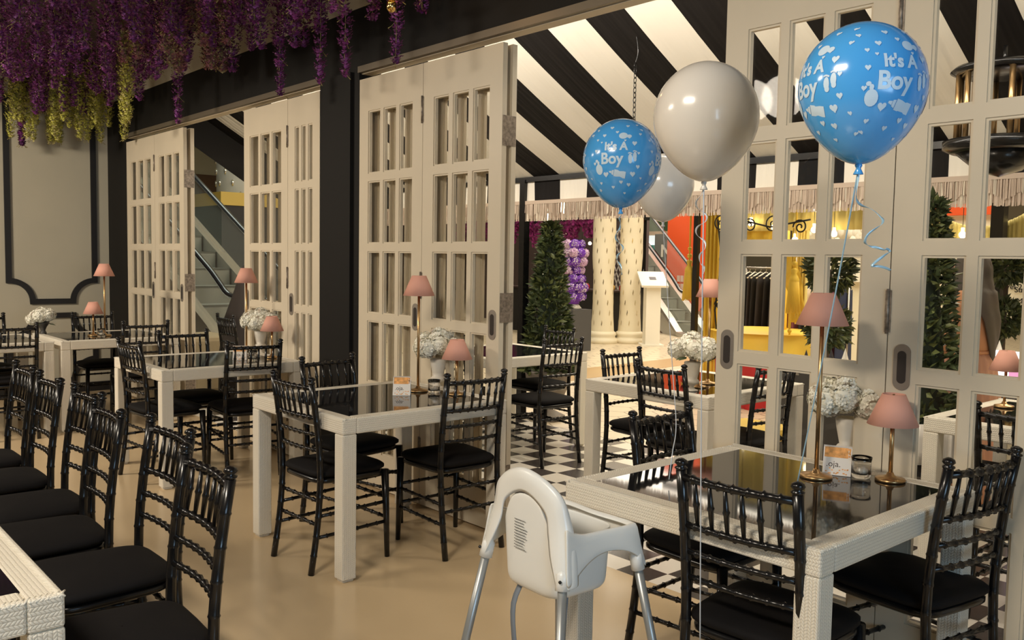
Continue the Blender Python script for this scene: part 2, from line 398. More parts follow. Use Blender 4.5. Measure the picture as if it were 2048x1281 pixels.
def leaf(x0, x1, y, hl=None, hinge_x=None, back=False, edge=False):
    DOORN[0] += 1; w = x1-x0-.004
    root = empty('door_%d' % DOORN[0], (x0+.002, y, 0), kind='structure')
    key = round(w, 3)
    if key not in FM: FM[key] = frame_mesh(w).mesh('door_frame', M_DOOR)
    o = bpy.data.objects.new('door_frame', FM[key]); COL.objects.link(o); o.parent = root
    b = MB().box(.1, w-.1, .022, .025, .235, 2.455); b.build('glass', M_PANE, root)
    if hl == 'L': handle(root, .055)
    if hl == 'R': handle(root, w-.055)
    if hinge_x is not None:
        for z in (2.39, 1.35, .35): hinge(root, w, z)
    if edge:   # butterfly hinges on the folded edges
        for z in (2.2, 1.25, .3):
            b = MB().box(w, w+.003, .004, .096, z-.08, z+.08); b.build('hinge', M_HINGE, root)
        if z > 2: MB().box(w-.10, w, .0345, .0655, .02, 2.655).build('folded_stile', M_DOOR, root)
    return root
L1 = [(-9.615, -8.80), (-8.80, -8.06)]
leaf(-9.615, -8.80, YW, 'R', 1); leaf(-8.80, -8.06, YW, 'R', edge=True)
leaf(-9.61, -8.80, YW+.068); leaf(-8.80, -8.06, YW+.068)
leaf(-6.79, -6.04, YW, 'L', 1); leaf(-6.04, -5.565, YW, 'L')
leaf(-6.785, -6.035, YW+.068); leaf(-6.035, -5.565, YW+.068)
leaf(-5.045, -4.335, YW, 'R', 1); leaf(-4.335, -3.61, YW, 'R', edge=True)
leaf(-5.04, -4.335, YW+.068); leaf(-4.335, -3.61, YW+.068)
leaf(-2.205, -1.472, YW, 'L', 1); leaf(-1.472, -.739, YW, 'L'); leaf(-.739, -.005, YW, None, 1); leaf(-.005, .73, YW); leaf(.73, 1.447, YW)

# ================================================================ THE CONCOURSE SHELL
m_mallceil = mat('pale_mall_ceiling', (.72, .75, .62), .7)
struct('ceiling_concourse', MB().box(-34, 9, 3.24, 34, 5.6, 5.7), m_mallceil)
m_brown = mat('brown_mall_wall', (.20, .13, .09), .6)
m_dark = mat('dark_mall_wall', (.035, .028, .024), .6)
struct('wall_far', MB().box(-34, 9, 34, 34.2, 0, 5.7), mat('mall_back_wall', (.55, .47, .34), .6))
struct('wall_escalator', MB().box(-34.2, -34, -4, 34, 0, 5.7), m_brown)
struct('wall_concourse_right', MB().box(9, 9.2, 3.2, 34, 0, 5.7), mat('mall_side_wall', (.62, .50, .32), .6))
struct('trim_40', MB().box(-34, -33.9, -4, 34, 4.62, 5.6), mat('pale_fascia', (.72, .76, .66), .6))
struct('wall_lobby', MB().box(-34, -10.35, -4.2, -4, 0, 5.7), m_brown)
struct('wall_above_doors', MB().box(-34, 9, 3.185, 3.235, 3.5, 5.65), m_dark)

# ---------------------------------------------------------------- striped awning
m_str = stripes('awning_stripe_cloth', .68, -3.02, (.92, .86, .74), (.014, .012, .011))
aw = empty('striped_awning', (-6, 5.6, 0), label='black and white striped awning with beaded fringe above the terrace tables', cat='awning')
def local(o, p): o.parent = p; o.matrix_parent_inverse = Matrix.Translation(-Vector(p.location)) @ Matrix.Identity(4)
def awn():
    XL, XR = -10.1, 1.6; k = .56; yt = 3.24; zt = 2.28+k*(5.6-yt)
    def fn(u, v):
        x = XL+(XR-XL)*u; y = yt+(5.6-yt)*v; return (x, y, zt-k*(y-yt)-.05*sin(pi*v)*(1+.15*sin(u*70)))
    b = MB(); b.grid(fn, 80, 9); o = b.build('canopy_cloth', m_str, aw); local(o, aw)
    b = MB(); b.grid(lambda u, v: (XL+(XR-XL)*u, 5.6+.012*sin(u*260)*v, 2.24-.24*v), 240, 5); o = b.build('valance', m_str, aw); local(o, aw)
    b = MB(); b.bar((XL, 5.6, 2.26), (XR, 5.6, 2.26), .05, .045); b.bar((XL, yt, zt), (XL, 5.6, 2.26), .04, .04); o = b.build('rim_bar', M_BLACKG, aw); local(o, aw)
    b = MB(); b.add([(XL, yt, zt), (XL, 5.6, 2.26), (XL, 5.6, 1.98), (XL, 4.6, 2.38), (XL, yt, zt-.4)], [(0, 1, 2, 3, 4)]); b.add([(XL+.01, yt, zt), (XL+.01, 5.6, 2.26), (XL+.01, 5.6, 1.98), (XL+.01, 4.6, 2.38), (XL+.01, yt, zt-.4)], [(4, 3, 2, 1, 0)])
    o = b.build('side_cloth', mat('black_cloth', (.012, .011, .010), .8), aw); local(o, aw)
    b = MB(); x = XL; i = 0
    r = random.Random(3)
    while x < XR:
        for L, y, w in ((.175+r.uniform(-.004, .004), 5.585, .0105), (.12+.02*sin(x*40)+r.uniform(-.006, .006), 5.575, .008)):
            b.cur = 0 if r.random() < .8 else 1
            y2 = y+r.uniform(-.008, .008); xx = x+r.uniform(-.004, .004); a = r.uniform(-.4, .4)
            b.add([(xx, y, 2.05), (xx+w*cos(a), y+w*sin(a), 2.05), (xx+w*cos(a), y2+w*sin(a), 2.05-L), (xx, y2, 2.05-L)], [(0, 1, 2, 3)])
        x += .0105
    b.cur = 0; b.box(XL, XR, 5.572, 5.592, 2.03, 2.062); b.grid(lambda u, v: (XL+(XR-XL)*u, 5.594+.004*sin(u*900), 2.05-.155*v), 700, 3)
    o = b.build('bead_fringe', [mat('lace_fringe', (.58, .45, .34), .45), mat('glass_beads', (.92, .82, .66), .12, metal=.3)], aw); local(o, aw)
    px = at(1046, 600, Y=5.6).x
    for X in (px, -1.2):
        b = MB(); b.box(X-.035, X+.035, 5.565, 5.635, 0, 2.26); b.box(X-.06, X+.06, 5.54, 5.66, 0, .02); o = b.build('post', M_BLACKG, aw); local(o, aw)
awn()

# ================================================================ FURNITURE
# ---- wicker table with a black glass top
def make_table():
    root = empty('wicker_table', (0, 0, 0), label='cream wicker table', cat='table')
    w, d, h = .94, .99, .77; lw = .075; a = .075
    b = MB()
    x0, x1, y0, y1 = -w/2, w/2, -d/2, d/2
    b.box(x0, x1, y0, y0+lw, h-a, h); b.box(x0, x1, y1-lw, y1, h-a, h)
    b.box(x0, x0+lw, y0+lw, y1-lw, h-a, h); b.box(x1-lw, x1, y0+lw, y1-lw, h-a, h)
    b.build('woven_frame', M_WICK, root, uv=True, bev=.007)
    # the braided upper edge
    b = MB()
    for (ax, ay, bx, by) in ((x0, y0, x1, y0), (x1, y0, x1, y1), (x1, y1, x0, y1), (x0, y1, x0, y0)):
        L = math.hypot(bx-ax, by-ay); n = int(L/.0115); ux, uy = (bx-ax)/L, (by-ay)/L; nx, ny = -uy, ux
        for i in range(n):
            c = (ax+ux*(i+.5)*L/n+nx*.004, ay+uy*(i+.5)*L/n+ny*.004)
            p = Vector((c[0]-ux*.007-nx*.004, c[1]-uy*.007-ny*.004, h-.006)); q = Vector((c[0]+ux*.010+nx*.016, c[1]+uy*.010+ny*.016, h-.0005))
            b.tube([p, (p+q)/2+Vector((0, 0, .0015)), q], [.0022, .0036, .0022], 5)
    b.build('braided_edge', mat('braid_cream', (.74, .69, .58), .45), root)
    b = MB(); b.box(x0+lw-.004, x1-lw+.004, y0+lw-.004, y1-lw+.004, h-.014, h-.002); b.build('glass_top', M_GLASSTOP, root)
    for sx in (-1, 1):
        for sy in (-1, 1):
            cx = sx*(w/2-lw/2); cy = sy*(d/2-lw/2)
            b = MB(); r = lw/2; b.box(cx-r, cx+r, cy-r, cy+r, .012, h-a); b.box(cx-r+.008, cx+r-.008, cy-r+.008, cy+r-.008, 0, .012)
            b.build('leg', M_WICK, root, uv='v', bev=.007)
    return root
TAB = make_table()
HT = .77

# ---- chiavari chair
def make_chair():
    root = empty('chiavari_chair', (0, 0, 0), label='black chiavari chair', cat='chair')
    def post(z, s):   # rear leg centre line at height z
        y = -.225+.05*sin(pi*min(1, z/.9)) if z < .9 else -.225
        return Vector((s*.18, y, z))
    for s in (-1, 1):
        b = MB(); pts = [post(z, s) for z in (0, .15, .3, .44, .55, .68, .8, .895)]
        bamboo(b, pts, .0155, .085, 9, 1.15)
        t = post(.895, s); b.lathe([(.010, 0), (.0185, .006), (.0185, .010), (.011, .014), (.0195, .022), (.017, .030), (.006, .036)], 10, (t.x, t.y, t.z-.002))
        b.build('rear_leg', M_BLACKG, root)
        b = MB(); b.tube([(s*.19, .205, 0), (s*.187, .2, .2), (s*.182, .193, .44)], [.013, .016, .020], 9); b.build('front_leg', M_BLACKG, root)
    def rail(name, z, r, bow=.02):
        b = MB(); p = [post(z, -1).lerp(post(z, 1), t/6)+Vector((0, -bow*(1-(2*t/6-1)**2), 0)) for t in range(7)]
        bamboo(b, p, r, .045, 8, 1.4); return b.build(name, M_BLACKG, root)
    rail('top_rail', .875, .0115); rail('back_rail', .735, .010); rail('back_rail', .655, .009); rail('back_rail', .580, .009)
    for i in range(6):
        t = (i+1)/7; bow = -.02*(1-(2*t-1)**2); b = MB()
        p = post(.735, -1).lerp(post(.735, 1), t)+Vector((0, bow, 0)); q = post(.875, -1).lerp(post(.875, 1), t)+Vector((0, bow, 0)); 
        b.tube([p, p.lerp(q, .45), p.lerp(q, .5), p.lerp(q, .55), q], [.0055, .0085, .011, .0085, .0055], 7); b.build('spindle', M_BLACKG, root)
    # seat frame and tied cushion
    def seatfn(zc, th, sc, top):
        def fn(u, v):
            a = 2*pi*u; e = .32; cx = abs(cos(a))**e*(1 if cos(a) >= 0 else -1); cy = abs(sin(a))**e*(1 if sin(a) >= 0 else -1)
            k = v; W2 = .195+.012*cy; return (cx*W2*sc*k, .0+cy*.195*sc*k+.005, zc+top*(1-k**3.0)+th*0)
        return fn
    def pad(name, z0, z1, sc, m, dome):
        b = MB(); n = 28
        def ring(k, z):
            out = []
            for i in range(n):
                a = 2*pi*i/n; e = .38; cx = abs(cos(a))**e*(1 if cos(a) >= 0 else -1); cy = abs(sin(a))**e*(1 if sin(a) >= 0 else -1)
                out.append((cx*(.195+.014*cy)*sc*k, cy*.195*sc*k+.008, z))
            return out
        rs = [ring(.93, z0), ring(1, z0+(z1-z0)*.3), ring(1, z0+(z1-z0)*.7), ring(.94, z1), ring(.75, z1+dome*.6), ring(.4, z1+dome), ring(.01, z1+dome*1.05)]
        vs = [p for r in rs for p in r]; fs = [(i*n+j, i*n+(j+1) % n, (i+1)*n+(j+1) % n, (i+1)*n+j) for i in range(len(rs)-1) for j in range(n)]+[tuple(range(n))[::-1]]
        b.add(vs, fs, True); return b.build(name, m, root)
    pad('seat_frame', .415, .445, .99, M_BLACKG, 0); pad('seat_cushion', .446, .478, 1.03, M_CUSH, .016)
    # stretchers
    for s in (-1, 1):
        for z in (.17, .27):
            b = MB(); p = post(z, s); bamboo(b, [p, Vector((s*.187, .2, z+.01))], .0085, .055, 7, 1.45); b.build('stretcher', M_BLACKG, root)
    for z in (.20, .30):
        b = MB(); bamboo(b, [(-.187, .2, z), (.187, .2, z)], .0085, .055, 7, 1.45); b.build('stretcher', M_BLACKG, root)
    for z in (.23, .34):
        b = MB(); p, q = post(z, -1), post(z, 1); bamboo(b, [p, q], .0085, .055, 7, 1.45); b.build('stretcher', M_BLACKG, root)
    return root
CH = make_chair()
CH.scale = (1, 1, 1.02)
def chair(mx, my, ang, label, group=None):
    """mx,my: middle of the back's top; ang: direction the sitter faces (0 = +Y, 90 = -X)"""
    a = radians(ang); f = Vector((-sin(a), cos(a)))
    return inst(CH, (mx+.225*f.x, my+.225*f.y, 0), a, label, group)

# ---- tables (centre x, y)
TX = {}
def table(key, cx, cy, label, rz=0): TX[key] = (cx, cy); return inst(TAB, (cx, cy, 0), rz, label)
table('near', -1.615, 2.583, 'cream wicker table with black glass top, nearest one by the blue balloon')
table('mid', -3.96, 2.55, 'cream wicker table in front of the pair of folding doors right of the black pillar')
table('third', -6.10, 2.50, 'cream wicker table left of the black pillar, between the two left door stacks')
table('fourth', -8.41, 2.50, 'cream wicker table by the leftmost folding doors, with glass jar and two lamps')
table('corner', -8.41, 1.46, 'cream wicker table at the left picture edge bearing the white hydrangea bowl')
table('front', -2.51, .02, 'cream wicker table corner cut off by the bottom left of the photo')
table('out1', -3.37, 4.50, 'wicker table outside on the checkered floor, seen in the open gap beside the near door')
p = at(1153, 893, Z=0); table('out2', p.x-.44, p.y-.42+.0, 'wicker table outside beside the conical tree and the awning post')
p = at(1838, 832, Z=.77); table('out4', p.x+.49, p.y+.5, 'wicker table outside, seen through the right door leaf below the person')
# ---- chairs: inside
chair(-1.38, 2.045, 4, 'black chair with its back to us at the near table, blue ribbon touching its post')
chair(-1.045, 2.86, 80, 'black chiavari chair at the right end of the near table, before the right door leaf')
p1, p2 = at(1262, 828, Z=.93), at(1393.5, 812, Z=.93)
chair(-2.19, 2.72, -88, 'black chiavari chair left of the near table, its back in front of the outdoor tiles')
chair(-3.865, 1.995, 2, 'black chiavari chair with its back to us at the left front of the middle table')
chair(-3.445, 2.80, 88, 'black chiavari chair at the right end of the middle table, beside the tall door edge')
chair(-4.52, 2.56, -82, 'black chiavari chair at the far left side of the middle table, before the black pillar')
chair(-6.03, 1.935, 3, 'black chiavari chair at the front side of the third table, back turned sideways to us')
chair(-5.57, 2.60, 83, 'black chiavari chair right of the third table, in front of its hydrangea')
chair(-6.62, 2.52, -90, 'black chiavari chair left of the third table, back against the leftmost door stack')
chair(-7.66, 2.60, 85, 'black chiavari chair right of the fourth table, in front of the leftmost doors')
chair(-9.02, 2.56, -88, 'black chiavari chair beyond the fourth table, against the black corner of the wall')
chair(-7.82, 1.62, 88, 'black chiavari chair right of the corner table, behind the row of chairs')
chair(-9.20, 1.66, -88, 'black chiavari chair beyond the hydrangea bowl, against the cream panelled wall')
row = [(-2.415, .985, 177, 'nearest of the row of black chairs at lower left, its whole ladder back lit'), (-2.985, 1.09, 180, 'second nearest black chair of the row at lower left'),
       (-3.49, 1.04, 178, 'third nearest black chair of the row at lower left'), (-3.95, 1.10, 181, 'fourth nearest black chair of the row at lower left'),
       (-4.47, 1.08, 180, 'fifth nearest black chair of the row at lower left'), (-4.97, 1.085, 180, 'farthest black chair of the row at lower left, at the photo edge')]
for x, y, a, l in row: chair(x, y, a, l, 'black chairs standing in a row at lower left')
# ---- chairs: outside
chair(-3.86, 4.36, -90, 'black chiavari chair outside at the left end of the table beyond the near door gap')
chair(-3.2, 3.95, -4, 'black chiavari chair outside with its back to us at the table in the open gap')
chair(-4.57, 4.53, 86, 'black chiavari chair outside at the right end of the table by the awning post')
chair(-5.42, 5.32, 178, 'black chiavari chair outside in front of the conical tree')
chair(-5.38, 4.08, 2, 'black chiavari chair outside, partly hidden by the folded door edge')
g = at(430, 632, Z=.93); chair(g.x, g.y+.1, 0, 'black chiavari chair outside, seen through the left open gap under the escalator')
chair(-2.80, 4.52, 88, 'black chiavari chair outside, seen through the door panes behind the tall pink lamp')
chair(-1.30, 3.93, -4, 'black chiavari chair outside, seen through the right door leaf in front of the person')

# ================================================================ TABLE SETTINGS
def make_lamp(h, hb, rt, rb, rbase, name):
    root = empty(name, (0, 0, 0), label='lamp', cat='lamp')
    b = MB(); b.lathe([(rbase, 0), (rbase, .006), (rbase*.96, .010), (rbase*.5, .014), (.014, .020), (.010, .03)], 28); b.build('base', M_BRASS, root)
    b = MB(); b.tube([(0, 0, .02), (0, 0, hb+.03)], .0075, 10); b.build('stem', M_BRASS, root)
    b = MB(); n = 36; prof = [(rt, h), (rb, hb), (rb-.003, hb), (rt-.003, h)]
    vs = [(r*cos(2*pi*j/n), r*sin(2*pi*j/n), z) for r, z in prof for j in range(n)]
    b.add(vs, [(i*n+j, ((i+1) % 4)*n+j, ((i+1) % 4)*n+(j+1) % n, i*n+(j+1) % n) for i in range(4) for j in range(n)], True); sh = b.build('lamp_shade', M_SHADE, root)
    b = MB(); 
    for k in range(3): a = 2*pi*k/3; b.bar((0, 0, h-.012), (rt*cos(a), rt*sin(a), h-.006), .003, .003)
    b.tube([(0, 0, hb+.03), (0, 0, h)], .003, 6); b.build('shade_ring', M_BRASS, sh)
    return root
TALL = make_lamp(.645, .535, .040, .088, .055, 'tall_table_lamp')
SMALL = make_lamp(.303, .197, .038, .084, .050, 'small_table_lamp')

def petal_quad(b, c, n, s, r):
    """four-petalled floret facing n"""
    n = Vector(n).normalized(); u = n.cross(Vector((r.random()-.5, r.random()-.5, r.random()-.5))).normalized(); v = n.cross(u)
    c = Vector(c)
    for k in range(4):
        a = pi/2*k+.3; d = u*cos(a)+v*sin(a); e = u*-sin(a)+v*cos(a)
        b.add([c, c+d*s*.6+e*s*.45+n*s*.18, c+d*s+n*s*.28, c+d*s*.6-e*s*.45+n*s*.18], [(0, 1, 2, 3)], True)
M_HYD = mat('cream_hydrangea_petals', (.90, .87, .74), .7, noise=.12, nscale=14)
M_HYD2 = mat('old_hydrangea_petals', (.55, .45, .36), .7)
M_LEAF = mat('dark_leaf', (.035, .06, .022), .5, noise=.4, nscale=5)
def make_hydrangea(seed, urn=True, sc=1.0):
    r = random.Random(seed); root = empty('hydrangea_arrangement', (0, 0, 0), label='hydrangeas', cat='flowers')
    b = MB(); zc = .235 if urn else .13
    heads = []
    for k in range(9):
        a = 2*pi*k/9*1.0+r.uniform(-.2, .2); el = r.choice([.05, .45, .9]) if k else 1.5
        heads.append((Vector((cos(a)*cos(el)*.092, sin(a)*cos(el)*.092, zc+sin(el)*.05)), .056+r.uniform(-.006, .006)))
    heads.append((Vector((0, 0, zc+.05)), .06))
    for c, R in heads:
        for i in range(150):
            z = r.uniform(-1, 1); a = r.uniform(0, 2*pi); q = sqrt(1-z*z); d = Vector((q*cos(a), q*sin(a), z))
            b.cur = 0 if r.random() < .93 else 1
            petal_quad(b, c+d*R*r.uniform(.86, 1.05), d, .0135, r)
        b.cur = 0; b.ball(c, R*.86, 10, 7)
    b.build('flower_heads', [M_HYD, M_HYD2], root)
    b = MB()
    for k in range(5):
        a = r.uniform(0, 6.28); d = Vector((cos(a), sin(a), -.2)); c = Vector((0, 0, zc-.02))+d*.06; e = d.cross(Vector((0, 0, 1))).normalized()
        b.add([c, c+d*.04+e*.022, c+d*.085, c+d*.04-e*.022], [(0, 1, 2, 3)], True)
    b.build('leaf', M_LEAF, root)
    if urn:
        b = MB(); b.lathe([(.036, 0), (.036, .006), (.018, .012), (.013, .026), (.02, .036), (.040, .044), (.043, .056), (.036, .066), (.030, .070), (.034, .09), (.044, .14), (.047, .165), (.042, .17), (.0, .165)], 32, flute=.03, nf=16)
        b.build('urn', mat('white_urn_plaster', (.70, .64, .54), .5, noise=.06, nscale=20), root)
    else:
        b = MB(); b.lathe([(.03, 0), (.03, .01), (.02, .03), (.03, .06), (.05, .09), (.055, .11)], 24); b.build('urn', mat('dark_urn', (.05, .045, .04), .4), root)
    return root
HYD = make_hydrangea(5)

def make_card():
    root = empty('menu_card', (0, 0, 0), label='card', cat='card')
    w, h, t = .095, .105, .001
    m = mat('card_paper', (.80, .74, .66), .6); mo = mat('card_orange_print', (.78, .36, .10), .6, noise=.4, nscale=60); ink = mat('card_ink', (.08, .05, .04), .6)
    tilt = radians(18)
    f = empty('front_leaf', (0, -.022, 0)); f.parent = root; f.rotation_euler = (-tilt, 0, 0)
    bpy.data.objects.remove(f)
    b = MB(); M1 = Matrix.Translation((0, -.03, 0)) @ Matrix.Rotation(-tilt, 4, 'X'); M2 = Matrix.Translation((0, .03, 0)) @ Matrix.Rotation(tilt, 4, 'X')
    b.box(-w/2, w/2, -t, 0, 0, h, M1); b.box(-w/2, w/2, 0, t, 0, h, M2); b.build('paper', m, root)
    b = MB(); r = random.Random(4)
    b.box(-w/2+.004, w/2-.012, -t-.0006, -t, h-.042, h-.003, M1)
    for k in range(34):
        x = r.uniform(-w/2+.004, w/2-.008); z = r.uniform(.002, .024) if k < 18 else r.uniform(.06, .095); x = x if k < 18 else w/2-.008-r.random()*.004
        b.box(x, x+.005, -t-.0007, -t, z, z+.004, M1)
    b.build('orange_print', mo, root)
    return root, M1
CARD, CARDM = make_card()
def text_mesh(txt, size, thick=.0006, off=0.0, res=3, shear=0):
    c = bpy.data.curves.new('t', 'FONT'); c.body = txt; c.size = size; c.extrude = thick; c.offset = off; c.resolution_u = res; c.align_x = 'CENTER'; c.shear = shear
    o = bpy.data.objects.new('t', c); COL.objects.link(o)
    dg = bpy.context.evaluated_depsgraph_get(); me = bpy.data.meshes.new_from_object(o.evaluated_get(dg)); bpy.data.objects.remove(o); bpy.data.curves.remove(c)
    return me
def text(name, txt, size, m, parent, mtx, **kw):
    me = text_mesh(txt, size, **kw); me.materials.clear(); me.materials.append(m); me.transform(mtx); o = bpy.data.objects.new(name, me); COL.objects.link(o); o.parent = parent; return o
text('handwriting', '.oja.', .030, mat('card_ink', (.08, .05, .04), .6), CARD, CARDM @ Matrix.Translation((-.012, -.0012, .030)) @ Matrix.Rotation(pi/2, 4, 'X'), thick=.0003)

def make_glass():
    root = empty('candle_glass', (0, 0, 0), label='glass', cat='glass')
    b = MB(); b.lathe([(.022, 0), (.026, .006), (.025, .02), (.025, .04), (.0275, .052), (.0265, .052), (.0235, .04), (.0235, .02), (.021, .010), (.001, .009)], 24, cap=False); b.build('glass_cup', M_GLASS, root)
    b = MB(); b.lathe([(.018, .0105), (.018, .022), (.001, .023)], 16); b.build('candle', mat('candle_wax', (.75, .68, .55), .5), root)
    return root
GL = make_glass()
GL.scale = (1.3, 1.3, 1.4)

Z = HT-.001
def on(px, py, z=Z): return at(px, py, Z=z)
def put(proto, p, rz, label, group=None): return inst(proto, tuple(p), rz, label, group)
# near table
put(TALL, on(1632, 955), 0, 'tall brass lamp with pink shade on the near table, left of the big white hydrangea')
put(SMALL, on(1780, 962), 0, 'small brass lamp with pink shade on the near table, right of the big white hydrangea')
g = on(1694, 925); put(HYD, g, .3, 'large white hydrangea bouquet in a fluted urn between the lamps of the near table')
put(CARD, on(1674, 948), radians(24), 'orange and white folded card leaning behind the tall lamp of the near table')
put(GL, on(1722, 955), 0, 'small clear candle glass beside the folded card on the near table')
# middle table
put(TALL, on(836, 783), 0, 'tall brass lamp with pink shade on the middle table')
put(SMALL, on(913, 790), 0, 'small brass lamp with pink shade on the middle table, before the hydrangea')
put(HYD, on(876, 776), 1.0, 'white hydrangea bouquet in an urn on the middle table')
put(CARD, on(804, 790), radians(50), 'orange printed card standing on the left of the middle table')
put(GL, on(868, 786), 0, 'clear candle glass on the middle table')
# third table
put(TALL, at(493, 707, Z=Z), 0, 'tall pink lamp on the third table, in front of the escalator')
put(SMALL, on(544, 716), 0, 'small pink lamp on the third table, before the left doors')
put(HYD, on(521, 706), 2.0, 'white hydrangea bouquet on the third table')
put(GL, on(505, 722), 0, 'clear candle glass on the third table'); put(CARD, on(480, 720), radians(60), 'folded card on the third table')
# fourth and corner tables
put(TALL, on(210, 672), 0, 'tall pink lamp on the fourth table, against the black wall edge')
put(SMALL, on(187, 672), 0, 'faint small pink lamp left of the tall one on the fourth table')
put(GL, on(203, 674), 0, 'clear glass jar by the lamp foot on the fourth table')
H2 = make_hydrangea(9, False); p = on(86, 668); inst(H2, tuple(p), 0, 'wide white hydrangea bowl in a dark urn on the corner table')
# outdoor table
put(TALL, on(1415, 768), 0, 'tall pink lamp on the outdoor table, beside the yellow curtains')
put(SMALL, on(1396, 775), 0, 'small pink lamp on the outdoor table behind its hydrangea')
put(HYD, on(1383, 782), 4.0, 'faded hydrangea bouquet on the outdoor table in the open gap')
g = on(2008, 815); put(SMALL, (g.x, g.y, HT), 0, 'small pink lamp on the outdoor table at the right photo edge')
M_RED = mat('red_plastic', (.70, .05, .03), .35)
p = on(1370, 768); b = MB(); b.ball((0, 0, .03), .03, 14, 10); o = b.build('red_tealight_holder', M_RED); o.location = p; tag(o, 'round red candle holder on the outdoor table under the hydrangea', 'candle holder')

# ================================================================ HIGH CHAIR
def smooth_path(pts, n):
    """Catmull-Rom through pts"""
    P = [Vector(p) for p in pts]; out = []; k = len(P)-1
    for i in range(n+1):
        t = i/n*k; j = min(int(t), k-1); f = t-j
        p0, p1, p2, p3 = P[max(j-1, 0)], P[j], P[j+1], P[min(j+2, k)]
        out.append(.5*((2*p1)+(p2-p0)*f+(2*p0-5*p1+4*p2-p3)*f*f+(3*p1-p0-3*p2+p3)*f**3))
    return out
def high_chair():
    root = empty('high_chair', (-1.865, 1.855, 0), radians(-3), label='white plastic high chair with grey tube legs in front of the near table', cat='high chair')
    def solid(o, t=.006):
        m = o.modifiers.new('s', 'SOLIDIFY'); m.thickness = t; m.offset = 0; m2 = o.modifiers.new('b', 'SUBSURF'); m2.levels = 1; m2.render_levels = 1; return o
    # back hood: broad flange between an inner and an outer arch
    inn = smooth_path([(-.168, -.166, .600), (-.128, -.158, .67), (-.104, -.148, .73), (-.086, -.147, .79), (0, -.150, .832), (.086, -.147, .79), (.104, -.148, .73), (.128, -.158, .67), (.168, -.166, .600)], 40)
    out = smooth_path([(-.203, -.160, .600), (-.190, -.148, .69), (-.172, -.138, .775), (-.140, -.142, .862), (0, -.160, .915), (.140, -.142, .862), (.172, -.138, .775), (.190, -.148, .69), (.203, -.160, .600)], 40)
    rim = smooth_path([(-.198, -.105, .600), (-.182, -.100, .69), (-.160, -.100, .765), (-.122, -.116, .85), (0, -.132, .898), (.122, -.116, .85), (.160, -.100, .765), (.182, -.100, .69), (.198, -.105, .600)], 40)
    b = MB(); n = 41
    b.add([tuple(p) for L in (inn, out, rim) for p in L], [(k*n+i, k*n+i+1, (k+1)*n+i+1, (k+1)*n+i) for k in range(2) for i in range(n-1)], True)
    solid(b.build('backrest_hood', M_PLASTIC, root), .006)
    # bucket seat with back panel
    def bucket(u, v):
        a = 2*pi*u; e = .45; cx = abs(cos(a))**e*(1 if cos(a) >= 0 else -1); cy = abs(sin(a))**e*(1 if sin(a) >= 0 else -1)
        w = .132; d = .128
        k = 1 if v < .7 else max(.02, cos((v-.7)/.3*pi/2))**.55
        kk = 1-.10*v
        ztop = .722+(.112*math.exp(-((cx*w)/.096)**4) if cy < 0 else 0)*(abs(cy)**3)
        z = ztop+(.535-ztop)*min(1, v/.8)+(0 if v < .8 else (-.012)*(v-.8)/.2)
        return (cx*w*kk*k, cy*d*kk*k-.016, z)
    b = MB(); b.grid(bucket, 48, 15, True, True); solid(b.build('seat_bucket', M_PLASTIC, root), .005)
    # arms and front wall: outer skirt that arches up between the legs
    pts = [(-.192, -.150), (-.178, 0), (-.184, .142), (-.155, .168), (0, .160), (.155, .168), (.184, .142), (.178, 0), (.192, -.150)]
    P = smooth_path([(x, y, 0) for x, y in pts], 56); b = MB(); vs = []
    for i, p in enumerate(P):
        t = i/56; leg = max(math.exp(-((t-.0)/.07)**2), math.exp(-((t-.30)/.075)**2), math.exp(-((t-.70)/.075)**2), math.exp(-((t-1)/.07)**2))
        zt = .732+.030*max(math.exp(-(t/.05)**2), math.exp(-((1-t)/.05)**2)); zb = .672-.072*leg
        vs += [(p.x*.80, p.y*.82, zt-.012), (p.x*.88, p.y*.9, zt), (p.x*.93, p.y*.94, zt-.006), (p.x*.97, p.y*.97, (zt+zb)/2), (p.x*(1.0+.06*leg), p.y*(1+.06*leg), zb)]
    b.add(vs, [(i*5+k, (i+1)*5+k, (i+1)*5+k+1, i*5+k+1) for i in range(56) for k in range(4)], True); solid(b.build('arm_rim', M_PLASTIC, root), .005)
    for sx in (-1, 1):
        for sy in (-1, 1):
            f = Vector((sx*.268, sy*.245, 0)); t = Vector((sx*.166, sy*.138, .68)); 
            s = MB(); q = f.lerp(t, .875); s.tube([q, q.lerp(t, .5), q.lerp(t, .75)], [.021, .020, .005], 14); s.build('leg_sleeve', M_PLASTIC, root)
            l = MB(); l.tube([f, f.lerp(t, .9)], .0135, 12); l.ball(tuple(f+Vector((0, 0, .006))), .0145, 10, 6); l.build('leg', mat('silver_grey_tube', (.36, .37, .36), .35, metal=.5), root)
    m_st = mat('grey_strap', (.17, .20, .24), .7)
    b = MB(); sp = smooth_path([(-.07, -.08, .55), (-.075, -.12, .47), (-.055, -.13, .36), (-.05, -.12, .28), (-.03, -.11, .20), (-.04, -.10, .12)], 20)
    b.add([(p.x+dx, p.y, p.z) for p in sp for dx in (-.011, .011)], [(2*i, 2*i+1, 2*i+3, 2*i+2) for i in range(20)], True); o = b.build('harness_strap', m_st, root); o.modifiers.new('s', 'SOLIDIFY').thickness = .002
    b = MB(); sp = smooth_path([(.08, -.05, .54), (.09, -.07, .38), (.08, -.06, .25), (.085, -.06, .13)], 12)
    b.add([(p.x+dx, p.y, p.z) for p in sp for dx in (-.014, .014)], [(2*i, 2*i+1, 2*i+3, 2*i+2) for i in range(12)], True); o = b.build('harness_strap', m_st, root); o.modifiers.new('s', 'SOLIDIFY').thickness = .002
    b = MB(); r = random.Random(2)
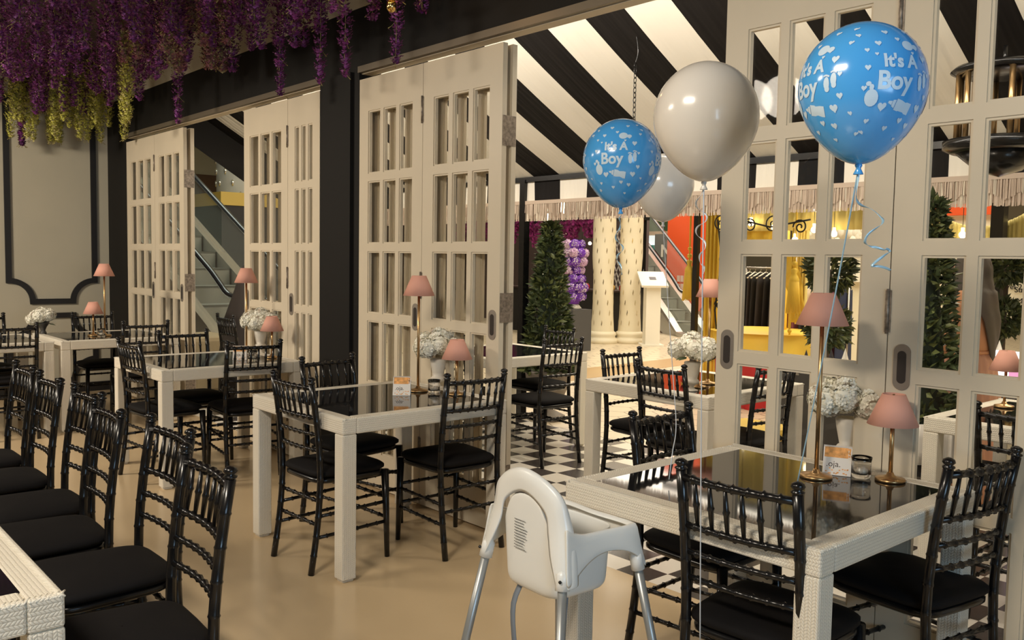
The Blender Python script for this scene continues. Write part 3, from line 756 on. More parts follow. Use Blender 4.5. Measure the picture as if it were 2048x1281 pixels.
    for k in range(11):
        x = -.045; z = .745-k*.0085
        while x < -.045+r.uniform(.035, .062):
            w = r.uniform(.004, .012); b.box(x, x+w, -.1472, -.1462, z, z+.0022); x += w+.002
    b.build('moulded_notice', mat('notice_ink', (.22, .22, .21), .6), root)
    for x in (-.187, .187): m = MB(); m.ball((x, -.168, .625), .005, 8, 6); m.build('rivet', M_BLACKG, root)
high_chair()

# ================================================================ BALLOONS
M_BLUE = mat('blue_latex', (.07, .36, .80), .16, spec=.6, coat=.3)
M_WHITEB = mat('white_latex', (.68, .64, .58), .2, spec=.6, coat=.3)
M_PRINT = mat('white_balloon_print', (.55, .70, .84), .4)
def bal(R, lon, lat, off=0):
    s = sin(lat); zz = R*s*(1.04 if s > 0 else 1.04+.20*s*s); rr = R*cos(lat)*(1 if s > 0 else 1-.10*s*s*s*s)
    n = Vector((cos(lon)*cos(lat), sin(lon)*cos(lat), sin(lat)))
    return Vector((rr*cos(lon), rr*sin(lon), zz))+n*off
def heart(s, n=18):
    return [(s*.062*16*sin(a)**3/1.05, s*.062*(13*cos(a)-5*cos(2*a)-2*cos(3*a)-cos(4*a))) for a in [2*pi*i/n for i in range(n)]]
def blob(rx, ry, n=14, ox=0, oy=0, rot=0): return [(ox+rx*cos(2*pi*i/n)*cos(rot)-ry*sin(2*pi*i/n)*sin(rot), oy+rx*cos(2*pi*i/n)*sin(rot)+ry*sin(2*pi*i/n)*cos(rot)) for i in range(n)]
def print_shapes():
    """one repeat of the balloon print in flat centimetres: list of polygons; letters come from a font"""
    r = random.Random(11); S = []
    for x, y, s in ((-5.4, 1.2, .55), (4.6, 3.0, .75), (3.2, 4.6, .5), (-3.3, 5.2, .6), (-5.2, 4.0, .45), (0, 6.1, .5), (5.8, .6, .45), (-5.8, -1.8, .5), (-2.6, -4.4, .8), (4.2, -4.3, .8),
                    (1.2, -6.2, .55), (-.9, -7.4, .5), (3.1, -6.8, .6), (5.6, -2.6, .6), (6.4, -5.2, .4), (-4.2, -6.4, .45), (6.0, 5.6, .5), (-1.5, 7.6, .6), (2.4, 8.2, .55), (-5.6, 7.0, .5), (4.8, 8.8, .5), (-4.9, -8.2, .4), (1.9, -8.9, .4), (-3.9, 3.3, .35), (2.2, 3.7, .35), (6.6, -8.0, .4)):
        S.append([(px*.9+x, py*.9+y) for px, py in heart(s)])
    # feeding bottle
    a = radians(-12)
    def rot(P, ox, oy): return [(x*cos(a)-y*sin(a)+ox, x*sin(a)+y*cos(a)+oy) for x, y in P]
    S.append(rot([(-1.3, -.8), (1.6, -.8), (1.6, .8), (-1.3, .8)], .8, -4.3)); S.append(rot([(-1.9, -.45), (-1.4, -.6), (-1.4, .6), (-1.9, .45)], .8, -4.3)); S.append(rot([(-2.6, -.15), (-1.95, -.3), (-1.95, .3), (-2.6, .15)], .8, -4.3))
    # two little feet
    for ox, oy in ((3.6, -.6), (4.8, -.1)):
        S.append(blob(.5, 1.0, 14, ox, oy)); S.append(blob(.42, .5, 12, ox+.05, oy-.8))
        for k in range(5): S.append(blob(.13, .17, 8, ox-.42+k*.21, oy+1.25-abs(k-1.5)*.08))
    # dummy / rattle
    S.append(blob(1.0, 1.25, 16, -4.5, -3.2, .3)); S.append(blob(.42, .35, 10, -5.2, -1.2)); S.append(blob(.35, .45, 10, -4.7, -1.7))
    # duck-like pacifier at the top
    S.append(blob(1.1, .9, 16, 1.6, 5.0)); S.append(blob(.65, .5, 10, 3.1, 4.75+.1))
    return S
def balloon(c, R, blue, lons, label, roll=0, knot_to=None):
    root = empty('balloon', tuple(c), label=label, cat='balloon')
    b = MB(); b.grid(lambda u, v: tuple(bal(R, 2*pi*u, -pi/2+pi*(.5-.5*cos(pi*v)))), 56, 37, True, True)
    b.build('latex_body', M_BLUE if blue else M_WHITEB, root)
    bot = bal(R, 0, -pi/2); b = MB(); b.lathe([(.004, .004), (.0075, -.002), (.0045, -.008), (.009, -.017), (.010, -.020)], 12, (0, 0, bot.z)); b.build('knot', M_BLUE if blue else M_WHITEB, root)
    if blue:
        sc = R/.14*.0138
        cd = (Vector((0, 0, CAMZ))-Vector(c)); base = math.atan2(cd.y, cd.x)
        letters = []
        for txt, x, y, s in (("It's A", -.1, 1.35, 2.8), ('Boy', -1.1, -1.9, 3.7)):
            me = text_mesh(txt, s, thick=0, off=.11, res=4); bm = bmesh.new(); bm.from_mesh(me)
            bmesh.ops.triangulate(bm, faces=bm.faces)
            for _ in range(3):
                es = [e for e in bm.edges if e.calc_length() > .7]
                if es: bmesh.ops.subdivide_edges(bm, edges=es, cuts=1); bmesh.ops.triangulate(bm, faces=bm.faces)
            letters.append(([(v.co.x+x, v.co.y+y) for v in bm.verts], [tuple(v.index for v in f.verts) for f in bm.faces])); bm.free()
        pm = MB(); lm = MB(); sh = print_shapes()
        for L in lons:
            lon0 = base+L
            def mp(x, y): 
                lat = y*sc/R; return tuple(bal(R, lon0+x*sc/R/max(.45, cos(lat)), lat, .0007))
            for vs, fs in letters: lm.add([mp(x, y) for x, y in vs], fs)
            for P in sh:
                cx = sum(p[0] for p in P)/len(P); cy = sum(p[1] for p in P)/len(P); n = len(P)
                pm.add([mp(x, y) for x, y in P]+[mp(cx+(x-cx)*.5, cy+(y-cy)*.5) for x, y in P]+[mp(cx, cy)], [(i, (i+1) % n, n+(i+1) % n, n+i) for i in range(n)]+[(n+i, n+(i+1) % n, 2*n) for i in range(n)], True)
        pm.build('printed_motifs', M_PRINT, root); lm.build('printed_lettering', M_PRINT, root)
    return root, Vector(c)+Vector((0, 0, bot.z-.02))
B1, k1 = balloon(at(1724, 176, D=1.94), .1215, True, [radians(-52), radians(35), radians(122), radians(209)], 'large blue balloon printed with baby motifs, in front of the right doors')
B2, k2 = balloon(at(1244, 320, D=3.25), .14, True, [radians(-9), radians(78), radians(165), radians(-100)], 'smaller blue printed balloon on the left, overlapping the awning')
W1, k3 = balloon(at(1412, 234, D=2.35), .132, False, [], 'plain white balloon between the two blue ones')
W2, k4 = balloon(at(1328, 370, D=3.95), .13, False, [], 'plain white balloon half hidden behind the left blue one')
M_RIBB = mat('pale_blue_ribbon', (.42, .66, .82), .25, metal=.2); M_RIBW = mat('white_ribbon', (.66, .68, .70), .3, metal=.2)
def ribbon(pts, m, label, w=.0032, n=60, curl=0, cturn=5):
    P = smooth_path(pts, n); b = MB(); vs = []; L = len(P)
    for i, p in enumerate(P):
        t = (P[min(i+1, L-1)]-P[max(i-1, 0)]).normalized(); a = curl*i/L*cturn*2*pi
        s = Vector((cos(YAW), -sin(YAW), 0)); s = (s-t*s.dot(t)).normalized(); u = t.cross(s)
        off = (s*cos(a)+u*sin(a))*curl*.012*min(1, i/8)
        q = s*cos(a*1.0)+u*sin(a*1.0); vs += [p+off-q*w/2, p+off+q*w/2]
    b.add(vs, [(2*i, 2*i+1, 2*i+3, 2*i+2) for i in range(L-1)], True); o = b.build('balloon_ribbon', m)
    o.modifiers.new('s', 'SOLIDIFY').thickness = .0006
    tag(o, label, 'ribbon'); return o
e1 = Vector((-1.214, 2.075, .935))
ribbon([k1+Vector((0, 0, .012)), k1.lerp(e1, .33)+Vector((0, 0, -.01)), k1.lerp(e1, .66)+Vector((0, 0, -.01)), e1], M_RIBB, 'pale blue ribbon from the large blue balloon down to the chair post')
D1 = (k1-Vector((0, 0, CAMZ))).length
ribbon([k1+Vector((0, 0, .012))]+[at(x, y, D=D1+d) for x, y, d in ((1712, 385, 0), (1730, 408, .01), (1752, 428, .02), (1758, 452, .0), (1738, 478, -.02), (1745, 500, .0), (1772, 505, .02), (1768, 520, 0), (1750, 535, -.02), (1775, 545, .01))], M_RIBB, 'curled end of blue ribbon dangling beside the right door seam', w=.005, curl=.6)
ribbon([k3+Vector((0, 0, .01)), at(1404, 640, Y=1.88), at(1402, 900, Y=1.92), at(1400, 1281, Y=1.98)], M_RIBW, 'long white ribbon hanging straight from the white balloon past the chair')
D3 = (k3-Vector((0, 0, CAMZ))).length
ribbon([k3+Vector((0, 0, .01))]+[at(x, y, D=D3+.02) for x, y in ((1398, 410), (1408, 440), (1396, 470), (1409, 500), (1400, 530), (1410, 550))], M_RIBW, 'short curled white ribbon under the white balloon', w=.005, curl=.7)
D2 = (k2-Vector((0, 0, CAMZ))).length
ribbon([k2+Vector((0, 0, .01))]+[at(x, y, D=D2) for x, y in ((1243, 440), (1234, 460), (1238, 485), (1243, 505), (1234, 525), (1247, 548))], M_RIBB, 'short curled ribbon under the smaller blue balloon', w=.006, curl=.7)
D4 = (k4-Vector((0, 0, CAMZ))).length
ribbon([k4+Vector((0, 0, .01)), at(1333, 560, D=D4-.2), at(1345, 740, D=D4-.6), at(1352, 850, D=D4-.8), at(1345, 905, D=D4-.9), at(1338, 960, D=D4-.9)], M_RIBW, 'white ribbon from the half hidden white balloon to the chair behind')

# ================================================================ WISTERIA CEILING
PUR = [mat('purple_petals_a', (.17, .022, .15), .7, noise=.4, nscale=9), mat('purple_petals_b', (.085, .014, .065), .7, noise=.4, nscale=9), mat('purple_petals_c', (.24, .06, .26), .7), mat('olive_stems', (.30, .25, .09), .7)]
GRN = [mat('lime_petals', (.52, .50, .09), .7, noise=.25, nscale=9), mat('lime_petals_b', (.52, .46, .18), .7), mat('lime_petals', (.44, .42, .08), .7), mat('olive_stems', (.30, .25, .09), .7)]
OLV = [mat('dusty_pink_petals', (.27, .10, .12), .7, noise=.3, nscale=9), mat('olive_petals', (.32, .26, .12), .7), mat('dusty_pink_petals', (.27, .10, .12), .7), mat('olive_stems', (.30, .25, .09), .7)]
def make_strand(seed, L, mats, wid=.07, dens=1.0):
    r = random.Random(seed); root = empty('hanging_wisteria', (0, 0, 0), label='w', cat='artificial flowers')
    b = MB(); n = int(230*L/.5*dens)
    for i in range(n):
        t = r.random()**.8; w = wid*(1-t)**.5+.012; a = r.uniform(0, 2*pi); q = w*sqrt(r.random())
        c = Vector((q*cos(a), q*sin(a), -L*t-.02)); b.cur = r.choices([0, 1, 2], [5, 3, 2])[0]
        s = r.uniform(.010, .017); d = Vector((cos(a), sin(a), r.uniform(-.8, .3))).normalized(); u = d.cross(Vector((0, 0, 1))).normalized()*s; v = d.cross(u).normalized()*s
        k = r.uniform(.2, .6)
        b.add([c, c+u*.9+v*.2+d*s*k, c+v+d*s*k*.5, c-u*.9+v*.2+d*s*k], [(0, 1, 2, 3)], True)
        b.add([c, c+u*.6-v*.3+d*s, c+d*s*1.4-v*.8, c-u*.6-v*.3+d*s], [(0, 1, 2, 3)], True)
    b.build('petals', mats[:3], root)
    b = MB(); P = [Vector((r.uniform(-.006, .006), r.uniform(-.006, .006), -L*i/6)) for i in range(7)]; b.tube(P, .0022, 5)
    for k in range(int(9*dens)):
        z = -L*r.uniform(.3, 1); a = r.uniform(0, 2*pi); p = Vector((0, 0, z)); q = p+Vector((cos(a)*.05, sin(a)*.05, -.05)); b.tube([p, p.lerp(q, .6)+Vector((0, 0, -.004)), q], [.0016, .0014, .003], 5)
    b.build('stem', mats[3], root)
    return root
SP = [make_strand(i, L, PUR) for i, L in enumerate((.44, .50, .56, .47))]; SLONG = make_strand(20, .80, PUR, .04, .8)
SG = [make_strand(40+i, L, GRN, .06, 1.0) for i, L in enumerate((.62, .78))]; SO = [make_strand(60+i, L, OLV, .075, 1.1) for i, L in enumerate((.46, .54))]
r = random.Random(99); CZ = 3.45
lp = 'dark purple artificial wisteria strand hanging from the ceiling above the left tables'
x = -10.05; NW = 0
while x < -3.5:
    y = 0.0
    while y < 2.97:
        X = x+r.uniform(-.13, .13); Y = y+r.uniform(-.1, .1); Y = min(2.97, max(0, Y)); X = max(-10.12, X)
        dist = math.hypot(X, Y)
        if dist > 4.9 and (X < -4.1 or Y > 2.2):
            if X > -8.9 or r.random() < .8: inst(r.choice(SP), (X, Y, CZ-.0+r.uniform(-.03, 0)), r.uniform(0, 6), lp, 'purple wisteria strands hanging from the ceiling'); NW += 1
        y += .235 if x > -7 else .27
    x += .30 if x > -7 else .33
for X, Y in [(-10.0+r.uniform(-.1, .75), r.uniform(1.95, 2.98)) for _ in range(22)]+[(-9.3, 2.4), (-9.5, 2.6), (-9.8, 2.2), (-10.0, 2.3), (-9.9, 2.5), (-8.15, 2.6), (-7.9, 2.55)]:
    inst(r.choice(SG), (max(-10.1, X), Y, CZ-.02), r.uniform(0, 6), 'lime green artificial wisteria strand hanging before the cream wall and the beam at left', 'lime wisteria strands at the left end')
for X, Y in [(r.uniform(-7.2, -5.9), r.uniform(2.2, 2.95)) for _ in range(16)]:
    inst(r.choice(SO), (X, Y, CZ-.02), r.uniform(0, 6), 'dusty pink and olive artificial flower strand hanging in front of the black beam', 'dusty pink strands before the beam')
for px, py in ((793, 40), (640, 40), (8, 230), (35, 225), (60, 210), (100, 215), (690, 60), (140, 200), (20, 220), (355, 130), (560, 40)):
    p = at(px, py, Y=2.75); inst(SLONG, (max(p.x, -10.0), 2.75 if p.x > -10 else 2.2, CZ-.05), r.uniform(0, 6), 'long thin purple wisteria strand dangling below the others', 'long thin purple strands')
p = at(783, 12, Y=2.6); root = empty('brass_pendant', (p.x, p.y, p.z), label='small round brass pendant end hanging among the purple flowers at the top', cat='pendant')
b = MB(); b.ball((0, 0, 0), .027, 16, 10, (1, 1, 1.25)); b.build('ball', mat('bright_brass', (.9, .6, .22), .15, metal=1), root)
b = MB(); b.lathe([(.01, .03), (.02, .04), (.006, .05), (.006, 3.45-p.z)], 12); b.build('rod', mat('bright_brass', (.9, .6, .22), .15, metal=1), root)
b = MB(); b.lathe([(.006, .045), (.10, .055), (.11, .075), (.02, .10)], 24); b.build('cup', mat('bright_brass', (.9, .6, .22), .15, metal=1), root)
point('pendant_light', (p.x, p.y-.05, p.z+.17), 2.0, (1, .6, .25), .03)

# ================================================================ THE CONCOURSE
def leafy(root, name, c, shape, n, s, seed, m=None):
    """a mass of pointed leaves filling a surface given by shape(u, rnd)->(point, outward normal)"""
    r = random.Random(seed); b = MB()
    for i in range(n):
        p, d = shape(r); d = (d+Vector((r.uniform(-.9, .9), r.uniform(-.9, .9), r.uniform(-.7, .9)))).normalized()
        u = d.cross(Vector((r.uniform(-1, 1), r.uniform(-1, 1), r.uniform(-1, 1)))).normalized()*s*.22; q = Vector(c)+p; k = s*r.uniform(.7, 1.25); nn = d.cross(u).normalized()*s*.08
        b.cur = 0 if r.random() < .7 else 1
        b.add([q, q+d*k*.45+u-nn, q+d*k, q+d*k*.45-u-nn, q+d*k*.45+nn], [(0, 1, 4), (1, 2, 4), (2, 3, 4), (3, 0, 4)], True)
    return b.build(name, m or [mat('deep_green_leaves', (.055, .075, .028), .45, noise=.5, nscale=3), mat('mid_green_leaves', (.14, .16, .05), .45)], root)
def cone_tree(x, y, h0, h1, rb, label, seed, n=1500, s=.075, planter=True):
    root = empty('topiary_tree', (x, y, 0), label=label, cat='tree')
    def shape(r):
        t = r.random()**1.4; z = h0+(h1-h0)*t; a = r.uniform(0, 2*pi); R = rb*(1-t)**.8*(.62+.38*sqrt(r.random()))+.02; return Vector((R*cos(a), R*sin(a), z)), Vector((cos(a), sin(a), .25))
    leafy(root, 'foliage', (0, 0, 0), shape, n, s, seed)
    b = MB(); b.tube([(0, 0, .3), (.01, 0, h0+.3), (0, 0, h1-.2)], [.025, .022, .01], 8); b.build('trunk', mat('bark', (.09, .06, .04), .8), root)
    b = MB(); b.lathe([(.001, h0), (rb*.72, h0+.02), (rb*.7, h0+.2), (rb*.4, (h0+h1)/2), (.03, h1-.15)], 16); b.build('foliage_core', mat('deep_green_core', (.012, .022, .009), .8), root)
    if planter:
        b = MB(); b.lathe([(.17, 0), (.17, .04), (.11, .07), (.05, .10), (.045, .16), (.09, .19), (.16, .24), (.20, .34), (.215, .44), (.235, .46), (.23, .485), (.20, .47), (.001, .46)], 32, flute=.02, nf=12)
        b.build('urn_planter', mat('weathered_urn', (.20, .17, .14), .6, noise=.2, nscale=12), root)
    return root
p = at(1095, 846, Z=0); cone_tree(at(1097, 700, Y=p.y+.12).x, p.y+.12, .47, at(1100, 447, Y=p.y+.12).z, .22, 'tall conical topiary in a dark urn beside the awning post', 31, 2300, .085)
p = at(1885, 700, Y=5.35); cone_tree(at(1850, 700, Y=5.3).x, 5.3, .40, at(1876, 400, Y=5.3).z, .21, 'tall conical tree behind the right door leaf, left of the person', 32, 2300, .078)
def ball_tree(x, y, balls, label, seed):
    root = empty('ball_topiary', (x, y, 0), label=label, cat='tree')
    b = MB(); b.tube([(0, 0, .25), (0, 0, balls[-1][0])], .02, 8); b.build('trunk', mat('bark', (.09, .06, .04), .8), root)
    for z, R in balls:
        def shape(r):
            zz = r.uniform(-1, 1); a = r.uniform(0, 6.283); q = sqrt(1-zz*zz); d = Vector((q*cos(a), q*sin(a), zz)); return d*R*r.uniform(.5, .9), d
        leafy(root, 'foliage_ball', (0, 0, z), shape, 620, .085, seed+int(z*100))
    b = MB(); b.lathe([(.13, 0), (.17, .28), (.18, .30), (.001, .29)], 24); b.build('pot', mat('terracotta_pot', (.45, .30, .16), .7), root)
    return root
p = at(1660, 560, Y=7.2); ball_tree(p.x, 7.2, [(at(1668, 655, Y=7.2).z, .20), (at(1655, 540, Y=7.2).z, .22)], 'two-ball topiary behind the large door panes above the white cone', 50)
p = at(2010, 600, Y=7.6); ball_tree(p.x, 7.6, [(at(2000, 636, Y=7.6).z, .15), (at(2010, 532, Y=7.6).z, .15)], 'two-ball topiary behind the person at the right edge', 60)

# ---- twisted plaster columns
m_col = mat('cream_column_plaster', (.84, .76, .58), .55)
m_inlay = mat('mirror_inlay', (.75, .66, .45), .12, metal=.9); 
def column(px, py, label, seed):
    q = at(px, py, Z=0); root = empty('twisted_column', (q.x, q.y, 0), label=label, cat='column'); R = .20; H = 3.6
    def fn(u, v):
        a = 2*pi*u; z = .16+v*(H-.16); rr = R*(1+.07*sin(2*a+z*3.4)+.02*sin(z*9)); return (rr*cos(a), rr*sin(a), z)
    b = MB(); b.grid(fn, 40, 60, True, True); b.build('shaft', m_col, root)
    b = MB(); b.lathe([(.29, 0), (.29, .08), (.25, .10), (.24, .13), (.265, .16), (.25, .20), (.22, .22)], 36); b.build('plinth', m_col, root)
    b = MB(); r = random.Random(seed)
    for j in range(17):
        for k in range(7):
            a = 2*pi*(k+.5*(j % 2))/7+j*.24; z = .38+j*.19; rr = R*(1+.07*sin(2*a+z*3.4)+.02*sin(z*9))+.003
            def P(da, dz): return ((rr+.002)*cos(a+da), (rr+.002)*sin(a+da), z+dz*1.1)
            b.add([P(-.05, -.02), P(.0, -.055), P(.05, .01), P(.01, .05)], [(0, 1, 2, 3)])
    b.build('diamond_inlay', m_inlay, root)
    return root
column(1204, 686, 'left of the two twisted cream columns with diamond inlays', 1); column(1258, 686, 'right of the two twisted cream columns with diamond inlays', 2)
# ---- black counter, pedestal, purple flower tower
q = at(1150, 665, Y=12.6); 
root = empty('draped_counter', (q.x, 12.9, 0), label='long black draped counter with red jars behind the twisted columns', cat='counter')
b = MB(); b.box(-2.2, .95, -.3, .4, 0, .92); b.build('black_drape', mat('black_drape', (.014, .012, .012), .8), root)
b = MB(); b.box(-2.25, 1.0, -.33, .43, .92, .95); b.build('counter_top', mat('dark_counter', (.05, .03, .03), .3), root)
r = random.Random(5)
for k in range(12):
    b = MB(); b.lathe([(.035, 0), (.05, .03), (.045, .09), (.02, .11), (.02, .12)], 10); o = b.build('sweet_jar', mat(['red_glass', 'amber_glass'][k % 2], [(.55, .02, .03), (.7, .4, .08)][k % 2], .1)); o.location = (q.x-.9+k*.19, 12.75+r.uniform(-.08, .1), .95)
    tag(o, ['red jar', 'amber jar'][k % 2]+' on the black counter behind the columns', 'jar', ['red jars on the counter', 'amber jars on the counter'][k % 2])
q = at(1155, 690, Y=10.6); root = empty('grey_pedestal', (q.x-.12, 10.6, 0), label='dark grey box pedestal under the purple flower tower', cat='pedestal')
b = MB(); b.box(-.22, .22, -.22, .22, 0, .70); b.build('box_body', mat('grey_pedestal_paint', (.07, .07, .075), .5), root)
b = MB(); b.lathe([(.12, .70), (.14, .72), (.09, .78), (.001, .79)], 24); b.build('white_bowl', M_WHITEB, root)
def flower_tower():
    root = empty('flower_tower', (q.x-.12, 10.6, .79), label='tall tower of purple and lilac paper flowers on the grey pedestal', cat='flowers')
    r = random.Random(8); b = MB(); mats = [mat('violet_petals', (.20, .05, .50), .6, noise=.3, nscale=6), mat('lilac_petals', (.62, .40, .62), .6), mat('pale_lilac_petals', (.72, .62, .72), .6)]
    for j in range(7):
        z = .13+j*.145; wob = .05*sin(j*1.7)
        for k in range(7):
            a = 2*pi*k/7+j*.5; c = Vector((wob+.135*cos(a), .135*sin(a), z)); d0 = Vector((cos(a), sin(a), .1)); base = r.choices([0, 1], [3, 2])[0]
            for i in range(34):
                d = (d0+Vector((r.uniform(-1, 1), r.uniform(-1, 1), r.uniform(-1, 1)))).normalized(); b.cur = base if r.random() < .75 else 2
                petal_quad(b, c+d*.07, d, .04, r)
    b.build('petals', mats, root)
    b = MB(); b.tube([(0, 0, 0), (0, 0, 1.05)], .10, 10); b.build('core', mats[0], root)
flower_tower()
# purple flower canopy of the stall behind, and the black frame carrying it
q0, q1 = at(1062, 470, Y=12.9), at(1195, 470, Y=12.9)
root = empty('flower_canopy', ((q0.x+q1.x)/2, 12.9, 0), label='black stall front under dark magenta hanging flowers behind the columns', cat='stall')
w = q1.x-q0.x
b = MB(); b.box(-w/2-2.6, w/2+.45, 0, .15, 2.30, 3.2); b.box(w/2+.35, w/2+.45, -.2, 0, 0, 2.6); b.build('fascia', mat('black_drape', (.014, .012, .012), .8), root)
rr = random.Random(3); b = MB()
for i in range(5200):
    x = rr.uniform(-w/2-2.4, w/2+.5); d = rr.random()**.7; b.cur = rr.choice([0, 0, 1]); L = .32+.16*sin(x*7)+.1*sin(x*17)
    petal_quad(b, (x, -.12+rr.uniform(-.1, .06), 2.35-d*L), (rr.uniform(-1, 1), -1, rr.uniform(-1, .4)), .032, rr)
b.build('hanging_petals', [mat('magenta_petals', (.35, .03, .22), .7), mat('dark_magenta_petals', (.16, .02, .09), .7)], root)
# white lattice screens and dim back wall of that stall
root = empty('lattice_screen', (q1.x-.3, 14.0, 0), label='white lattice screen inside the dark flower stall', cat='screen')
b = MB()
for k in range(-12, 13):
    for s in (-1, 1): x0 = k*.11; b.bar((x0-s*.0, 0, .9) if False else (max(-.55, min(.55, x0)), 0, .9), (max(-.55, min(.55, x0+s*.55)), 0, 2.2), .018, .012, (0, 1, 0))
b.build('lattice', mat('white_lattice', (.75, .70, .66), .5), root)
b = MB(); b.box(-5.2, .2, .5, .6, 0, 3.2); b.build('back_panel', mat('dim_stall_wall', (.11, .08, .08), .7), root)
rr = random.Random(14)
for k in range(8):
    b = MB(); b.ball((0, 0, 0), .035, 10, 7); o = b.build('globe_bulb', mat('bulb_glow', (1, .8, .6), .4, emit=(1, .72, .45), es=9)); o.location = (q1.x-1.6+k*.22, 12.98, 1.15+rr.uniform(-.05, 1.0)); tag(o, 'small glowing bulb inside the dark flower stall', 'light bulb', 'bulbs in the flower stall'); c_ = MB(); c_.tube([(0, 0, .03), (0, 0, 2.33-o.location.z)], .004, 5); c_.build('cord', M_BLACKG, o)

# ---- podium
p = at(1300, 690, Z=0)
root = empty('podium', (p.x+.1, p.y-.1, 0), radians(-40), label='white standing podium with sloped top right of the columns', cat='podium')
b = MB(); b.box(-.16, .16, -.13, .13, .03, 1.10); b.build('body', M_WHITEP, root)
b = MB(); b.box(-.2, .2, -.2, .2, 0, .03); b.build('base', M_WHITEP, root)
b = MB(); b.box(-.30, .30, -.24, .24, -.02, .02, Matrix.Translation((0, 0, 1.20)) @ Matrix.Rotation(radians(24), 4, 'Y')); t = b.build('sloped_top', M_WHITEP, root)
b = MB(); b.box(-.06, .06, -.06, .06, .021, .024, Matrix.Translation((0, 0, 1.20)) @ Matrix.Rotation(radians(24), 4, 'Y')); b.build('printed_mark', mat('dark_print', (.06, .05, .07), .5), t)

# ---- escalators
def escalator(P0, phi, width, side, label, L=9.0, sk=.26, dz=0):
    """P0: floor point below the newel of one rail; ascends along phi; side=+1 puts the other rail to the right"""
    root = empty('escalator', P0, phi, label=label, cat='escalator')   # local +x ascends, y across
    k = math.tan(radians(30)); m_rail = mat('black_handrail', (.03, .03, .035), .2, coat=.5); m_bal = mat('balustrade_glass', (.62, .66, .60), .08, trans=.0, alpha=.22); m_sk = mat('steel_skirt', (.55, .53, .48), .25, metal=.7)
    m_st = mat('escalator_step', (.30, .31, .27), .4, noise=.08, nscale=4); m_truss = mat('pale_truss_panel', (.72, .72, .66), .35)
    H = .92
    def z(x): return 0 if x < .18 else (x-.18)*k*min(1, (x-.18)/.6+.35)
    xs = [-.55, -.3, 0, .3, .5, .7, 1.0, 1.4, 2]+[2+i*.7 for i in range(1, int((L-2)/.7)+1)]
    for s in (0, side*width):
        b = MB(); pts = [(-.62, s, .62), (-.72, s, .74), (-.66, s, .88)]+[(x, s, z(x)+H) for x in xs]; P = smooth_path(pts, 70); b.tube(P, .036, 10); b.build('handrail', m_rail, root)
        b = MB(); b.add([(x, s, z(x)+h) for x in xs for h in (.28, H-.02)], [(2*i, 2*i+2, 2*i+3, 2*i+1) for i in range(len(xs)-1)]); b.build('balustrade_panel', m_bal, root)
        b = MB(); q = .075
        for i in range(len(xs)-1):
            a, c = xs[i], xs[i+1]; vs = [(x, s+o, z(x)+h) for x in (a, c) for o, h in ((-q, -.3 if x > 1 else .0), (q, -.3 if x > 1 else .0), (q, sk), (-q, sk))]
            b.add(vs, [(0, 1, 2, 3)[::-1], (4, 5, 6, 7), (0, 4, 5, 1), (1, 5, 6, 2), (2, 6, 7, 3), (3, 7, 4, 0)])
        b.build('skirt', m_sk, root)
        b = MB(); b.add([(x, s, h) for x in xs for h in (max(0, z(x)-.55), z(x)+.02)], [(2*i, 2*i+2, 2*i+3, 2*i+1) for i in range(len(xs)-1)]); b.build('truss_panel', m_truss, root)
    b = MB(); n = int((L-.9)/.40); y0, y1 = sorted((.09*side, side*(width-.09)))
    for i in range(n):
        x = .7+i*.40; zz = z(x)+.02-dz; b.box(x, x+.40, y0, y1, zz+.40*k-.03, zz+.40*k); b.box(x, x+.02, y0, y1, zz-.02, zz+.40*k)
    b.build('steps', m_st, root)
    b = MB(); b.box(-.6, .7, y0, y1, 0, .03); b.build('landing_plate', m_sk, root)
    return root
d = at(482, 597, Z=1.0); escalator((d.x, d.y, .08), radians(185.5), 1.0, -1, 'escalator rising to the left behind the open gap of the left doors')
d = at(1375, 590, Z=.87); escalator((d.x, d.y, -.02), radians(155), .62, -1, 'escalator coming down in front of the red pillar and bright shop', 11, .08, .26)

# ---- things around the left escalator
q = at(478, 340, X=-16.5); root = empty('mirror_column', (q.x, q.y, 0), label='white column with silver drops behind the left escalator', cat='column')
b = MB(); b.lathe([(.42, 0), (.42, 5.5)], 32); b.build('shaft', mat('grey_white_column', (.62, .62, .60), .4), root)
b = MB()
for j in range(16):
    for k in range(9):
        a = 2*pi*(k+.5*(j % 2))/9; z = 2.0+j*.22; b.ball((.425*cos(a), .425*sin(a), z), .03, 6, 5, (1, 1, 2.2))
b.build('silver_drop_inlay', mat('silver_drops', (.85, .85, .80), .1, metal=.9), root)
b = MB(); b.box(-.7, .9, -.75, 1.4, 2.42, 2.66); b.build('yellow_band', mat('mustard_band', (.62, .44, .10), .5), root)
b = MB(); b.box(-.68, .88, -.73, 1.38, .0, 2.42); b.build('dark_base', mat('dark_base_cloth', (.03, .028, .03), .7), root)
q = at(425, 690, X=-11.6); root = empty('cloth_bundle', (at(405, 680, Y=3.9).x, 3.9, 0), label='low beige cloth covered box at the foot of the left escalator', cat='box')
b = MB(); b.box(-.35, .35, -.25, .25, 0, .62); b.build('box_body', mat('beige_cloth', (.50, .40, .24), .8, bump=.6, bscale=7), root, bev=.05)
q = at(478, 690, Y=3.9); root = empty('draped_chair_cover', (at(480, 640, Y=4.0).x+.12, 4.0, 0), label='dark draped figure-like cover beside the left opening', cat='cover')
b = MB(); b.lathe([(.26, 0), (.25, .5), (.20, .85), (.10, 1.15), (.05, 1.35), (.001, 1.42)], 24, flute=.05, nf=9); b.build('dark_cloth', mat('dark_grey_cloth', (.045, .035, .03), .8), root)

